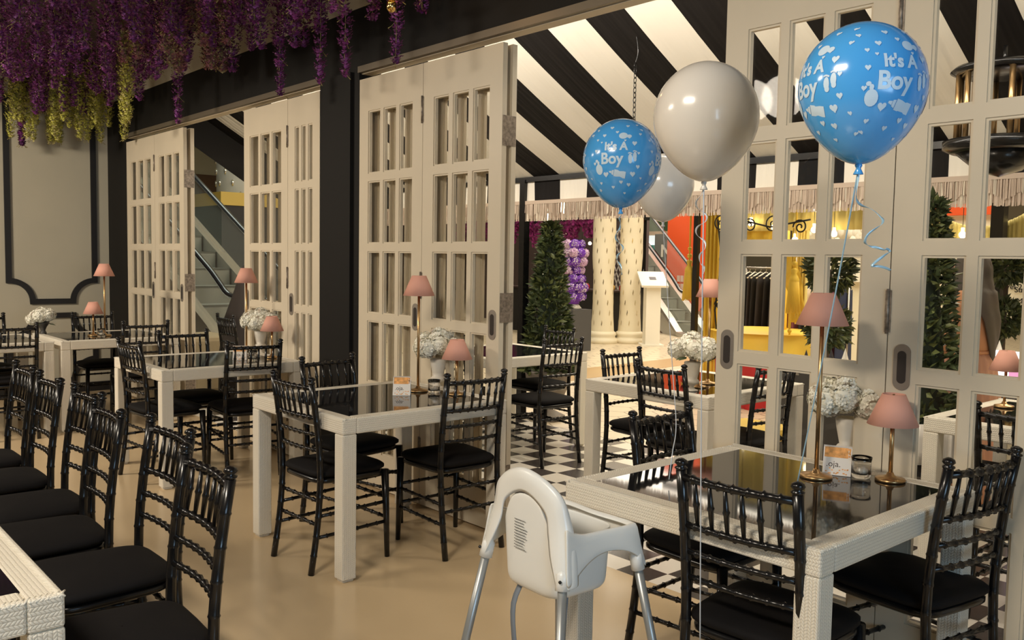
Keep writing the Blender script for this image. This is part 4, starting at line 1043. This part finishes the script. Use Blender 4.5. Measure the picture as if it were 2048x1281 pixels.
# ---- red pillar, shop front, black board
q0 = at(1345, 560, Y=17.6)
root = empty('red_pillar', (q0.x, 17.6, 0), radians(-12), label='wide red pillar with white socket plates behind the second escalator', cat='pillar')
m_redp = mat('red_pillar_paint', (.66, .085, .02), .4)
b = MB(); b.box(0, .95, -.2, .6, 0, 5.5); b.build('red_body', m_redp, root); b = MB(); b.box(-.02, 1.0, -.25, .62, 0, .35); b.build('brown_skirting', mat('brown_skirting', (.22, .11, .06), .5), root)
b = MB(); 
for i in range(3):
    for j in range(2): b.box(.42+j*.13, .52+j*.13, -.21, -.195, .65+i*.2, .80+i*.2)
b.build('socket_plate', mat('light_plate', (.65, .5, .42), .4), root)
q0 = at(1318, 560, Y=20.5); q1 = at(1398, 560, Y=20.5)
root = empty('menu_board', (q0.x, 20.5, 0), label='tall black shop board with white lettering beside the red pillar', cat='sign')
w = q1.x-q0.x; b = MB(); b.box(-.2, w+.2, 0, .1, 0, at(1350, 468, Y=20.5).z); b.build('board', mat('charcoal_board', (.05, .045, .045), .5), root)
p = at(1338, 500, Y=20.5); text('lettering', 'New', .50, M_WHITEP, root, Matrix.Translation((p.x-q0.x+.2, -.02, p.z-.2)) @ Matrix.Rotation(pi/2, 4, 'X'), thick=.01, off=.012)
q0 = at(1262, 560, Y=21.5)
root = empty('shop_front', (q0.x, 21.5, 0), label='bright white lit shop front with teal and green header behind the podium', cat='shop')
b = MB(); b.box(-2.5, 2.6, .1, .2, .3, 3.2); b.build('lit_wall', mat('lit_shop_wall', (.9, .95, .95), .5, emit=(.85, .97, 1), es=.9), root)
z1 = at(1300, 470, Y=21.5).z
b = MB(); b.box(-2.5, 2.6, -.1, .1, z1+.1, z1+.75); b.build('green_header', mat('green_header', (.08, .14, .07), .5), root)
b = MB(); b.box(-2.5, 2.6, -.14, .1, z1-.02, z1+.1); b.box(-2.5, 2.6, -.14, .1, z1+.75, z1+1.3); b.build('cream_header', mat('cream_header', (.75, .55, .38), .5), root)
b = MB(); b.box(-2.4, 1.2, 0, .08, z1-.5, z1-.32); b.build('teal_strip', mat('teal_strip', (.03, .35, .33), .4), root)
b = MB(); b.box(-2.4, 1.2, 0, .08, z1-.72, z1-.66); b.build('magenta_strip', mat('magenta_strip', (.7, .05, .30), .4), root)
rr = random.Random(6)
b = MB(); b.box(-2.3, 1.9, -.45, .05, .0, .9); b.build('shelf_unit', mat('shelf_wood', (.45, .30, .10), .5), root)
for k in range(40):
    b = MB(); h = rr.uniform(.12, .28); b.box(-.07, .07, -.06, .06, 0, h); cc = rr.choice([(.12, .12, .5), (.5, .3, .6), (.6, .5, .1), (.1, .35, .5), (.7, .2, .2)])
    o = b.build('boxed_product', mat('product_%d' % (int(cc[0]*10+cc[1]*100)), cc, .4)); o.location = (q0.x-2.2+(k % 20)*.2, 21.2, .9+(k//20)*.0) if k < 20 else (q0.x-2.2+(k % 20)*.2, 21.5, 1.32)
    tag(o, {(.12, .12, .5): 'small dark blue', (.5, .3, .6): 'small lilac', (.6, .5, .1): 'small mustard', (.1, .35, .5): 'small teal', (.7, .2, .2): 'small red'}[cc]+' box on the shelves of the bright shop', 'box', 'boxes on the bright shop shelves')
b = MB(); b.box(-2.3, 1.9, -.15, .1, 1.27, 1.31); b.build('shelf', mat('shelf_wood', (.45, .30, .10), .5), root)
# black goods rack left of the podium
p = at(1279, 674, Z=0); root = empty('banner_stand', (p.x, p.y, 0), label='tall black banner post between right column and podium', cat='stand')
b = MB(); b.box(-.06, .06, -.06, .06, 0, 3.3); b.build('post', M_BLACKG, root); b = MB(); b.box(-.16, .10, -.1, .1, 2.35, 3.3); b.build('black_head', M_BLACKW, root)
b = MB(); b.lathe([(.13, 0), (.12, 1.1), (.05, 1.4)], 16, flute=.08, nf=7); b.build('black_covered_base', M_BLACKG, root)

# ---- yellow curtained pavilion
m_yel = mat('golden_curtain', (.88, .60, .08), .55, bump=.5, bscale=5); m_yel2 = mat('pale_gold_cloth', (.92, .76, .28), .6); m_iron = mat('black_iron', (.02, .017, .015), .4)
YP = 8.0
def X(px, py=600, Y=YP): return at(px, py, Y=Y).x
def Zz(px, py, Y=YP): return at(px, py, Y=Y).z
root = empty('gold_pavilion', (X(1390), YP, 0), label='black framed pavilion hung with golden curtains behind the doors', cat='pavilion')
ox = X(1390)
def drape(x0, x1, z0, z1, y, m, folds=9, amp=.03, sag=0, name='curtain'):
    b = MB(); b.grid(lambda u, v: (x0+(x1-x0)*u-ox, y-YP+amp*sin(u*folds*2*pi), z1+(z0-z1)*v-sag*(4*u*(1-u))*(1-v)), 60, 6, True); o = b.build(name, m, root); o.modifiers.new('s', 'SOLIDIFY').thickness = .006; return o
b = MB()
for px in (1390,): b.box(X(px)-ox-.028, X(px)-ox+.028, -.028, .028, 0, 2.9)
b.box(X(1990)-ox-.05, X(1990)-ox+.05, -.05, .05, 0, 2.9); b.box(-.35, X(2060)-ox, -.04, .04, 2.55, 2.63); b.build('post', m_iron, root)
drape(X(1402), X(1432), 0.0, 2.2, YP+.05, m_yel, 4); drape(X(1400), X(1760), Zz(1500, 462), 2.6, YP+.10, m_yel2, 22, .02, .0, 'pelmet')
drape(X(1480), X(1512), .7, 1.9, YP+.6, m_yel, 4); drape(X(1570), X(1592), .9, 2.1, YP+.2, m_yel2, 4)
drape(X(1838), X(2060), Zz(1950, 500), Zz(1950, 410), YP+.1, m_yel2, 26, .02, .18, 'pelmet')
# arched drape between iron scrolls
def arch_drape(xc, w, z0, z1, y):
    b = MB(); b.grid(lambda u, v: (xc-ox+w*cos(pi*u)*(1-.28*v), y-YP+.02*sin(u*60), z0+(z1-z0)*sin(pi*u)*(1-.30*v)), 60, 5, True); o = b.build('arched_drape', m_yel, root); o.modifiers.new('s', 'SOLIDIFY').thickness = .008
arch_drape(X(1488), .62, Zz(1490, 640), Zz(1490, 432), YP+.15)
def scroll(mb, c, r, turns=1.6, s=1, flip=1, th=.008, y=0):
    P = [(c[0]+flip*(r*(1-t*.85))*cos(2*pi*turns*t), y, c[1]+s*(r*(1-t*.85))*sin(2*pi*turns*t)) for t in [i/30 for i in range(31)]]; mb.tube(P, th, 6)
b = MB()
for px, py, rr_ in ((1442, 448, .10), (1545, 450, .10), (1450, 520, .07), (1500, 452, .08), (1600, 455, .08), (1432, 710, .08), (1444, 610, .06)):
    scroll(b, (X(px)-ox, Zz(px, py)), rr_, flip=1 if px % 4 else -1, y=-.05)
b.tube([(X(1440)-ox, -.05, Zz(1440, 465)), (X(1480)-ox, -.05, Zz(1480, 440)), (X(1540)-ox, -.05, Zz(1540, 455)), (X(1620)-ox, -.05, Zz(1620, 440))], .01, 6)
b.tube([(X(1436)-ox, -.05, Zz(1436, 440)), (X(1446)-ox, -.05, Zz(1446, 520)), (X(1436)-ox, -.05, Zz(1436, 620)), (X(1448)-ox, -.05, Zz(1448, 735))], .01, 6)
b.build('iron_scroll', m_iron, root)
# tassels: things that hang
def make_tassel():
    root = empty('gold_tassel', (0, 0, 0), label='t', cat='tassel'); r = random.Random(2)
    b = MB(); b.tube([(0, 0, .0), (0, 0, 1.18)], .010, 8); b.build('cord', m_yel, root)
    b = MB(); b.lathe([(.012, .02), (.035, 0), (.022, -.04), (.040, -.07), (.050, -.10), (.048, -.13)], 16); b.ball((0, 0, .06), .028, 10, 7); b.ball((0, 0, .14), .022, 10, 7); b.build('knot', m_yel, root)
    b = MB()
    for i in range(60): a = 2*pi*i/60; R = .045; b.tube([(R*cos(a), R*sin(a), -.11), (1.25*R*cos(a), 1.25*R*sin(a), -.26), (1.55*R*cos(a)+r.uniform(-.004, .004), 1.55*R*sin(a), -.43+r.uniform(-.015, .01))], .0035, 4)
    b.build('fringe', m_yel, root); return root
T = make_tassel(); NT = lambda px, py, Y=YP: at(px, py, Y=Y)
inst(T, NT(1379, 523, 8.0), 0, 'large golden tassel hanging in the open gap before the red pillar')
inst(T, NT(1589, 540), 0, 'golden tassel seen through the door panes above the tall pink shade, left')
t = inst(T, NT(1578, 690), 0, 'pale golden tassel hanging low beside the yellow table cloth')
# yellow and red clothed table
root = empty('draped_table', (X(1505), YP+.3, 0), label='table with golden cloth over red skirt inside the pavilion', cat='table')
b = MB(); b.grid(lambda u, v: (.62*cos(2*pi*u)*(1+.05*v*sin(u*80)), .5*sin(2*pi*u)*(1+.05*v*sin(u*80)), .80-.28*v), 120, 4, True, True); b.lathe([(.001, .80), (.62, .80)], 40, cap=False); b.build('gold_cloth', m_yel, root)
b = MB(); b.grid(lambda u, v: (.58*cos(2*pi*u)*(1+.06*v*sin(u*90)), .47*sin(2*pi*u)*(1+.06*v*sin(u*90)), .56-.56*v), 120, 4, True, True); b.build('red_skirt', mat('red_cloth', (.50, .02, .02), .7), root)
root = empty('gold_cushioned_stool', (at(1505, 850, Z=.45).x, at(1505, 850, Z=.45).y, 0), label='black stool with golden frilled cushion outside the near door', cat='stool')
b = MB(); b.box(-.21, .21, -.21, .21, .36, .45); b.build('gold_cushion', m_yel, root, bev=.03)
for sx in (-1, 1):
    for sy in (-1, 1): b = MB(); b.tube([(sx*.18, sy*.18, 0), (sx*.17, sy*.17, .37)], .018, 8); b.build('leg', M_BLACKG, root)
# clothes rack with hangers
def rack(px0, px1, Y, ztop, L, cols, label, gname):
    x0, x1 = X(px0, 560, Y), X(px1, 560, Y); root = empty('clothes_rail', ((x0+x1)/2, Y, 0), label=label, cat='clothes rail'); w = (x1-x0)/2+.05
    b = MB(); b.tube([(-w, 0, ztop), (w, 0, ztop)], .014, 8); b.build('rail', M_STEEL, root)
    for s in (-1, 1): b = MB(); b.tube([(s*w, 0, 0), (s*w, 0, ztop)], .014, 8); b.tube([(s*w, -.25, .02), (s*w, .25, .02)], .014, 8); b.build('stand', M_STEEL, root)
    n = max(5, int(2*w/.07)); r = random.Random(px0)
    for i in range(n):
        x = (x0+x1)/2-w+.04+(2*w-.08)*i/(n-1); g = empty('hanging_garment', (x, Y, ztop), r.uniform(-.15, .15), label=(gname if len(cols) < 3 else cols[i % len(cols)].name.replace('_', ' ')+' hanging on the rail behind the topiary'), cat='garment', group=gname+' row')
        c = cols[i % len(cols)]
        b = MB(); b.tube([(0, 0, .015), (0, .02, 0), (0, 0, -.05)], .005, 5); b.tube([(0, -.18, -.12), (0, 0, -.05), (0, .18, -.12)], .010, 5); b.build('hanger', M_WHITEP, g)
        b = MB(); b.grid(lambda u, v: (.022*cos(2*pi*u)*(1+.3*v), .20*sin(2*pi*u)*(.86+.2*v), -.10-L*v+.04*(abs(sin(2*pi*u)) < .5)*(1-v)), 20, 5, True, True); b.build('cloth', c, g)
blk = [mat('black_garment', (.015, .014, .016), .8), mat('charcoal_garment', (.04, .035, .04), .8)]
rack(1500, 1552, 9.3, Zz(1525, 545, 9.3)+.05, .95, blk, 'rail of black clothes on white hangers seen through the door panes', 'black garment on the rail')
pas = [mat('peach_scarf', (.65, .34, .18), .7), mat('rose_scarf', (.50, .20, .20), .7), mat('gold_scarf', (.66, .45, .12), .7), mat('plum_scarf', (.25, .08, .16), .7), mat('navy_scarf', (.02, .03, .08), .7), mat('white_scarf', (.85, .78, .68), .7)]
rack(1575, 1690, 9.0, Zz(1620, 560, 9.0), 1.0, pas, 'rail of coloured scarves behind the topiary', 'coloured scarf on the rail')
# crystal wall ornament & red fascia above it
root = empty('red_shop_sign', (X(1640, 440, 12.5), 12.5, 0), label='red shop fascia with ornate white crest seen through upper door panes', cat='sign')
z = Zz(1680, 430, 12.5); b = MB(); b.box(-.5, 2.6, 0, .1, z-.05, z+.22); b.build('red_fascia', m_redp, root); b = MB(); b.box(-.5, 2.6, .1, .16, 0, z+.22); b.build('shop_wall', mat('warm_white_wall', (.75, .68, .52), .6), root)
b = MB(); rr = random.Random(12)
for k in range(46):
    a = pi*rr.random(); R = rr.uniform(.1, .55); b.ball((.35+R*1.1*cos(a), -.06, z-.55+R*.75*sin(a)), rr.uniform(.03, .07), 8, 6, (1, .5, 1.3))
for s in (-1, 1):
    for t in range(8): b.ball((.35+s*(.15+t*.08), -.08, z-.05-t*.06), .06-.003*t, 8, 6, (1, .4, .8))
b.build('plaster_crest', M_WHITEP, root); b = MB(); b.box(-.4, 1.1, 0, .08, z-1.0, z-.62); b.build('crest_base', M_WHITEP, root)
text('lettering', 'NEXT DOOR', .0001, M_WHITEP, root, Matrix.Translation((0, 0, 0))) if False else None
# fairy bulbs
for i, (px, py, Y) in enumerate(((1548, 455, 7.8), (1628, 460, 7.9), (1502, 447, 7.9), (1633, 418, 8.5), (1668, 468, 8.5), (1888, 412, 6.6), (1988, 478, 6.8), (1925, 470, 6.8), (1450, 450, 7.7), (1590, 480, 7.9))):
    b = MB(); b.ball((0, 0, 0), .030, 10, 8); b.lathe([(.014, .02), (.014, .06)], 8); o = b.build('fairy_bulb', mat('warm_bulb_glow', (1, .9, .7), .4, emit=(1, .82, .5), es=12)); o.location = at(px, py, Y=YP)
    tag(o, 'small glowing bulb among the golden drapes', 'light bulb', 'glowing bulbs on the pavilion'); c_ = MB(); c_.tube([(0, 0, .05), (0, 0, max(.1, 2.58-o.location.z))], .003, 5); c_.build('cord', M_BLACKG, o)
# white wall, notice board and gilt letters behind the person
root = empty('notice_board', (X(2005, 590, 9.2), 9.2, 0), label='white notice board with small black lettering behind the person', cat='sign')
b = MB(); z0, z1 = Zz(2005, 640, 9.2), Zz(2005, 563, 9.2); b.box(-.22, .5, 0, .03, z0, z1); b.build('board', M_WHITEP, root)
for tx, py, dx in (('at Level 2, Suria', 574, .12), ('Sungai', 580, .2), ('(MEZ)', 602, .2)):
    text('lettering', tx, .075, M_BLACKW, root, Matrix.Translation((dx, -.006, Zz(2005, py, 9.2)-.02)) @ Matrix.Rotation(pi/2, 4, 'X'), thick=.002)
root = empty('gilt_mirror_sign', (X(1990, 525, 9.6), 9.6, 0), label='gilt framed sign with capital letters above the notice board', cat='sign')
b = MB(); z0, z1 = Zz(1990, 558, 9.6), Zz(1990, 500, 9.6); b.box(-.2, .75, 0, .04, z0, z1); b.build('panel', mat('amber_panel', (.45, .22, .05), .4), root)
b = MB(); b.box(-.03, .02, -.03, 0, z0-.3, z1+.2); b.box(-.25, .8, -.03, .0, z0-.07, z0); b.build('gilt_bar', M_BRASS, root)
text('lettering', 'DAW', .22, mat('gilt_letter', (.85, .7, .35), .3, metal=.6), root, Matrix.Translation((.12, -.02, (z0+z1)/2-.02)) @ Matrix.Rotation(pi/2, 4, 'X'), thick=.006)
root = empty('lit_screen', (X(2010, 730, 6.8), 6.8, 0), label='bright white standing poster screen with pink print beside the person', cat='screen')
z0, z1 = Zz(2000, 775, 6.8), Zz(2000, 702, 6.8)
b = MB(); b.box(-.13, .36, 0, .03, z0, z1); b.build('panel', mat('screen_glow', (.9, .9, .95), .3, emit=(.95, .93, 1), es=1.6), root); b = MB(); b.box(.03, .26, -.006, -.001, z0+.03, z1-.08); b.build('pink_print', mat('pink_print', (.8, .35, .65), .4, emit=(.8, .35, .65), es=.7), root)
b = MB(); b.box(.08, .14, 0, .03, 0, z0); b.box(-.05, .28, -.15, .18, 0, .02); b.build('stand', M_BLACKG, root)
# paper cones
for px, py, Y, c, l in ((1690, 722, 5.9, M_WHITEP, 'white cone-shaped paper hat behind the large door panes'), (1662, 722, 6.2, blk[1], 'dark grey cone left of the white cone'), (1612, 722, 6.4, blk[1], 'charcoal cone behind the tall pink lamp'), (1998, 705, 7.0, M_WHITEP, 'white cone above the lit screen'), (1980, 702, 7.1, blk[1], 'dark cone left of the white cone above the lit screen')):
    q = at(px, py, Y=Y); b = MB(); b.lathe([(.055, -.10), (.0005, .09)], 20, cap=False); b.lathe([(.055, -.10), (.05, -.105)], 20)
    o = b.build('paper_cone', c); o.location = q; tag(o, l, 'cone')
    b = MB(); b.box(-.18, .18, -.14, .14, -(q.z-.105), 0); s = b.build('display_plinth', mat('dark_plinth', (.05, .045, .04), .5)); s.location = (q.x, q.y, q.z-.105); tag(s, 'dark display plinth carrying the '+l, 'plinth')
# menu folders standing (white fanned) on the outdoor table under the right leaf
root = empty('fanned_napkin_rack', (at(1880, 880, Y=4.75).x, 4.75, 0), label='white pleated cushion chair cover under the right outdoor table', cat='cushion')
b = MB(); b.grid(lambda u, v: (-.2+.4*u, -.015+.015*sin(u*44), .45+.22*v), 90, 4, True); o = b.build('pleated_cloth', M_WHITEB, root); o.modifiers.new('s', 'SOLIDIFY').thickness = .006
b = MB(); b.box(-.2, .2, 0, .35, .38, .46); b.build('seat', M_CUSH, root)
for sx in (-1, 1):
    for sy in (0, .33): b = MB(); b.tube([(sx*.18, sy+.01, 0), (sx*.18, sy+.01, .39)], .015, 8); b.build('leg', M_BLACKG, root)
# black and brass lantern chandelier under the awning, and the hanging chain
q = at(2005, 215, Y=4.7); root = empty('lantern_chandelier', (q.x, q.y, 0), label='black and brass drum chandelier under the awning at the upper right', cat='chandelier')
zc = q.z
b = MB(); b.lathe([(.22, zc-.22), (.26, zc-.20), (.26, zc-.16), (.20, zc-.15)], 32); b.lathe([(.20, zc+.16), (.24, zc+.18), (.22, zc+.2)], 32); b.lathe([(.01, zc+.2), (.01, zc+.30)], 8); b.build('drum_rings', M_BLACKG, root)
b = MB()
for k in range(12): a = 2*pi*k/12; b.tube([(.2*cos(a), .2*sin(a), zc-.16), (.2*cos(a), .2*sin(a), zc+.17)], .014, 8)
b.build('brass_rods', M_BRASS, root)
b = MB(); b.lathe([(.001, zc-.34), (.10, zc-.31), (.2, zc-.22)], 24); b.build('lower_bowl', M_BLACKG, root)
q = at(1268, 240, Y=4.35); root = empty('hanging_chain', (q.x, q.y, 0), label='thin black chain and wire hanging from the awning behind the balloons', cat='chain')
b = MB(); z = at(1268, 255, Y=4.35).z; k = 0
while z < at(1268, 133, Y=4.35).z:
    P = [Vector((0, 0, 0))+Vector(((cos(t)*.010) if k % 2 else 0, 0 if k % 2 else cos(t)*.010, z+.018+sin(t)*.020)) for t in [2*pi*i/10 for i in range(11)]]; b.tube(P, .0028, 5, caps=False); z += .031; k += 1
b.build('links', M_BLACKG, root)
e = at(1224, 34, Y=4.18); b = MB(); b.tube(smooth_path([(0, 0, z), (.02, 0, z+.08), (0.0, -.02, z+.22), (-.05, -.08, z+.32), (e.x-q.x, e.y-q.y, e.z)], 24), .004, 6); b.build('wire', M_BLACKG, root)
b = MB(); b.lathe([(.03, -.25+z-.5), (.05, z-.6), (.05, z-.52), (.01, z-.48)], 12) if False else b.ball((0, 0, at(1268, 262, Y=4.35).z), .02, 8, 6); b.build('hook', M_BLACKG, root)
# wall lantern glimpsed through the middle door panes
q = at(931, 365, Y=9.0); b = MB(); b.lathe([(.10, -.18), (.12, .10), (.05, .16), (.01, .2)], 12); o = b.build('candle_lantern', mat('lantern_glow', (1, .8, .5), .4, emit=(1, .75, .4), es=4)); o.location = q; tag(o, 'small glowing hanging lantern seen through the middle door panes', 'lantern')
b = MB(); b.tube([(q.x, q.y, q.z+.2), (q.x, q.y, 5.6)], .008, 6); o = b.build('lantern_chain', M_BLACKG); tag(o, 'thin black chain carrying the hanging lantern', 'chain')

# ================================================================ THE WOMAN
def woman():
    px = at(1946, 600, Y=5.95); root = empty('person', (px.x, 5.95, 0), radians(90), label='person in brown and grey headscarf and peach dress looking at a phone', cat='person')
    # local: +y is where she faces after the turn, built facing -Y world X... (rz 90 turns +y to -x)
    skin = mat('skin', (.52, .28, .18), .5, sub=.1); dress = mat('peach_dress', (.72, .34, .17), .75, noise=.08, nscale=5); scarf = mat('brown_grey_scarf', (.095, .075, .060), .7, hue=.015, noise=.35, nscale=5)
    def ring_body(prof, m, name, n=28, fold=0, nf=14, par=root):
        b = MB(); vs = []
        for (z, rx, ry, cy) in prof:
            for j in range(n): a = 2*pi*j/n; f = 1+fold*sin(nf*a)*(1 if z < 1.0 else 0); vs.append((rx*f*cos(a), cy+ry*f*sin(a), z))
        k = len(prof); fs = [(i*n+j, i*n+(j+1) % n, (i+1)*n+(j+1) % n, (i+1)*n+j) for i in range(k-1) for j in range(n)]+[tuple(range(n))[::-1], tuple((k-1)*n+j for j in range(n))]
        b.add(vs, fs, True); return b.build(name, m, par)
    # one continuous body under the clothes
    sk = bpy.data.meshes.new('body'); bm = bmesh.new()
    J = {'pel': (0, 0, .92, .11), 'sp': (0, -.01, 1.12, .10), 'ch': (0, 0, 1.27, .115), 'nk': (0, .01, 1.39, .045), 'hd': (0, .035, 1.47, .062), 'tp': (0, .03, 1.545, .066)}
    V = {}
    for k, (x, y, z, r_) in J.items(): V[k] = (bm.verts.new((x, y, z)), r_)
    E_ = [('pel', 'sp'), ('sp', 'ch'), ('ch', 'nk'), ('nk', 'hd'), ('hd', 'tp')]
    for s in (-1, 1):
        t = 'l' if s < 0 else 'r'
        for nm, x, y, z, r_ in (('sh', .165, 0, 1.32, .05), ('el', .20, .03, 1.06, .038), ('wr', .09, .25, 1.13, .026), ('hp', .09, 0, .86, .085), ('kn', .09, .01, .48, .055), ('an', .09, -.01, .08, .036), ('to', .095, .13, .03, .03)):
            V[nm+t] = (bm.verts.new((s*x, y, z)), r_)
        E_ += [('ch', 'sh'+t), ('sh'+t, 'el'+t), ('el'+t, 'wr'+t), ('pel', 'hp'+t), ('hp'+t, 'kn'+t), ('kn'+t, 'an'+t), ('an'+t, 'to'+t)]
        for f in range(5):   # palm then fingers closing round the phone
            if f < 4: base = (s*(.078-.004*f), .285-.004*f, 1.165-.019*f); mid = (s*(.045), .318, 1.175-.019*f); tip = (s*(.020), .312, 1.177-.019*f); rr_ = .0085
            else: base = (s*.07, .262, 1.16); mid = (s*.045, .27, 1.185); tip = (s*.024, .276, 1.205); rr_ = .0095
            for q_, p_ in (('a', base), ('b', mid), ('c', tip)): V['f%d%s%s' % (f, q_, t)] = (bm.verts.new(p_), rr_)
            if f == 0: V['pm'+t] = (bm.verts.new((s*.085, .265, 1.14)), .022); E_ += [('wr'+t, 'pm'+t)]
            E_ += [('pm'+t, 'f%da%s' % (f, t)), ('f%da%s' % (f, t), 'f%db%s' % (f, t)), ('f%db%s' % (f, t), 'f%dc%s' % (f, t))]
    for a, c in E_: bm.edges.new((V[a][0], V[c][0]))
    bm.verts.index_update(); radii = {v.index: r_ for v, r_ in V.values()}; rootv = V['pel'][0].index; bm.to_mesh(sk); bm.free()
    sk.materials.append(skin); o = bpy.data.objects.new('body', sk); COL.objects.link(o); o.parent = root
    m = o.modifiers.new('skin', 'SKIN'); m.use_smooth_shade = True
    for i, v in enumerate(sk.skin_vertices[0].data): v.radius = (radii[i], radii[i]); v.use_root = (i == rootv)
    o.modifiers.new('sub', 'SUBSURF').render_levels = 2
    # face: rounded head with nose, eyes, mouth
    b = MB(); b.ball((0, .045, 1.49), .078, 24, 18, (.92, 1.08, 1.32)); b.tube([(0, .125, 1.515), (0, .142, 1.485), (0, .132, 1.475)], [.008, .014, .009], 8); h = b.build('face', skin, root)
    b = MB()
    for s in (-1, 1): b.ball((s*.029, .116, 1.508), .0095, 10, 8, (1.4, .7, .7))
    b.build('eye', mat('eye_dark', (.03, .02, .015), .3), h)
    b = MB(); [b.tube([(s*.016, .124, 1.530), (s*.032, .121, 1.533), (s*.045, .112, 1.528)], .0028, 5) for s in (-1, 1)]; b.build('eyebrow', mat('eye_dark', (.03, .02, .015), .3), h)
    b = MB(); b.tube([(-.022, .121, 1.447), (0, .131, 1.449), (.022, .121, 1.447)], [.003, .007, .003], 6); b.build('lips', mat('lips', (.42, .12, .10), .5), h)
    # headscarf: hood plus long shoulder drape
    def hood(u, v):
        a = -pi*1.22/2*1.0+pi*1.22*u if False else (-1.0+2.0*u)*radians(148)-pi/2
        prof = [(.03, 1.622), (.078, 1.598), (.100, 1.53), (.104, 1.46), (.118, 1.40), (.150, 1.345), (.195, 1.28), (.215, 1.20), (.205, 1.06), (.19, .93)]
        side = abs(cos(a)); vm = (1.0 if sin(a) < 0 else .84)*(1-side**1.3)+.55*side**1.3; t = v*vm*(len(prof)-1); i = min(int(t), len(prof)-2); f = t-i; R = prof[i][0]*(1-f)+prof[i+1][0]*f; z = prof[i][1]*(1-f)+prof[i+1][1]*f
        R *= 1+.035*sin(a*9+z*16); k = 1.0 if z < 1.42 else 1.0
        back = max(0, -sin(a)); zz = z-.0+(-.02*back)
        front = max(0, sin(a)); zz += .16*front*(1 if z < 1.3 else 0)
        return (R*cos(a)*(1.0 if z > 1.36 else .98), R*sin(a)*(.62+.32*max(0, min(1, (z-1.28)/.12)))+(.012 if z > 1.38 else 0)-.01*max(0, -sin(a)), zz)
    b = MB(); b.grid(hood, 56, 34, True); o = b.build('headscarf', scarf, root); o.modifiers.new('s', 'SOLIDIFY').thickness = .010
    b = MB(); b.ball((0, .015, 1.525), .088, 20, 14, (1, 1.02, 1)); o = b.build('under_scarf', scarf, root); 
    o.data.transform(Matrix.Translation((0, -.022, .002)))
    # dress: bodice, sleeves, gathered skirt
    ring_body([(1.36, .07, .06, .0), (1.33, .15, .09, 0), (1.27, .175, .12, 0), (1.15, .165, .125, .0), (1.02, .16, .125, 0), (.97, .145, .115, 0)], dress, 'bodice')
    ring_body([(.98, .145, .115, 0), (.93, .17, .14, 0), (.75, .20, .17, 0), (.45, .24, .21, 0), (.10, .29, .26, 0), (.05, .29, .26, 0)], mat('dusty_peach_skirt', (.55, .28, .18), .75), 'gathered_skirt', 84, .035, 21)
    b = MB(); b.lathe([(.150, .965), (.158, .975), (.150, .985)], 28); o = b.build('waist_tie', dress, root); o.scale = (1, .82, 1)
    for s in (-1, 1):
        b = MB(); b.tube(smooth_path([(s*.14, 0, 1.34), (s*.20, -.005, 1.24), (s*.225, .0, 1.12), (s*.22, .03, 1.03), (s*.17, .12, 1.045), (s*.11, .22, 1.11)], 22), [.05, .062, .066, .068, .07, .072, .074, .076, .078, .08, .082, .084, .084, .082, .080, .076, .070, .062, .054, .046, .040, .034, .030], 16); b.build('sleeve', dress, root)
        b = MB(); b.ball((s*.095, .06, .035), .045, 12, 8, (1, 2.4, .8)); b.build('shoe', mat('brown_shoe', (.10, .06, .04), .5), root)
    b = MB(); b.box(-.036, .036, .285, .293, 1.10, 1.245, Matrix.Identity(4)); o = b.build('phone', mat('white_phone', (.75, .75, .75), .2)); o.location = root.location; o.rotation_euler = root.rotation_euler; tag(o, 'white phone held up in front of the person in the headscarf', 'phone')
woman()
bpy.context.view_layer.update()
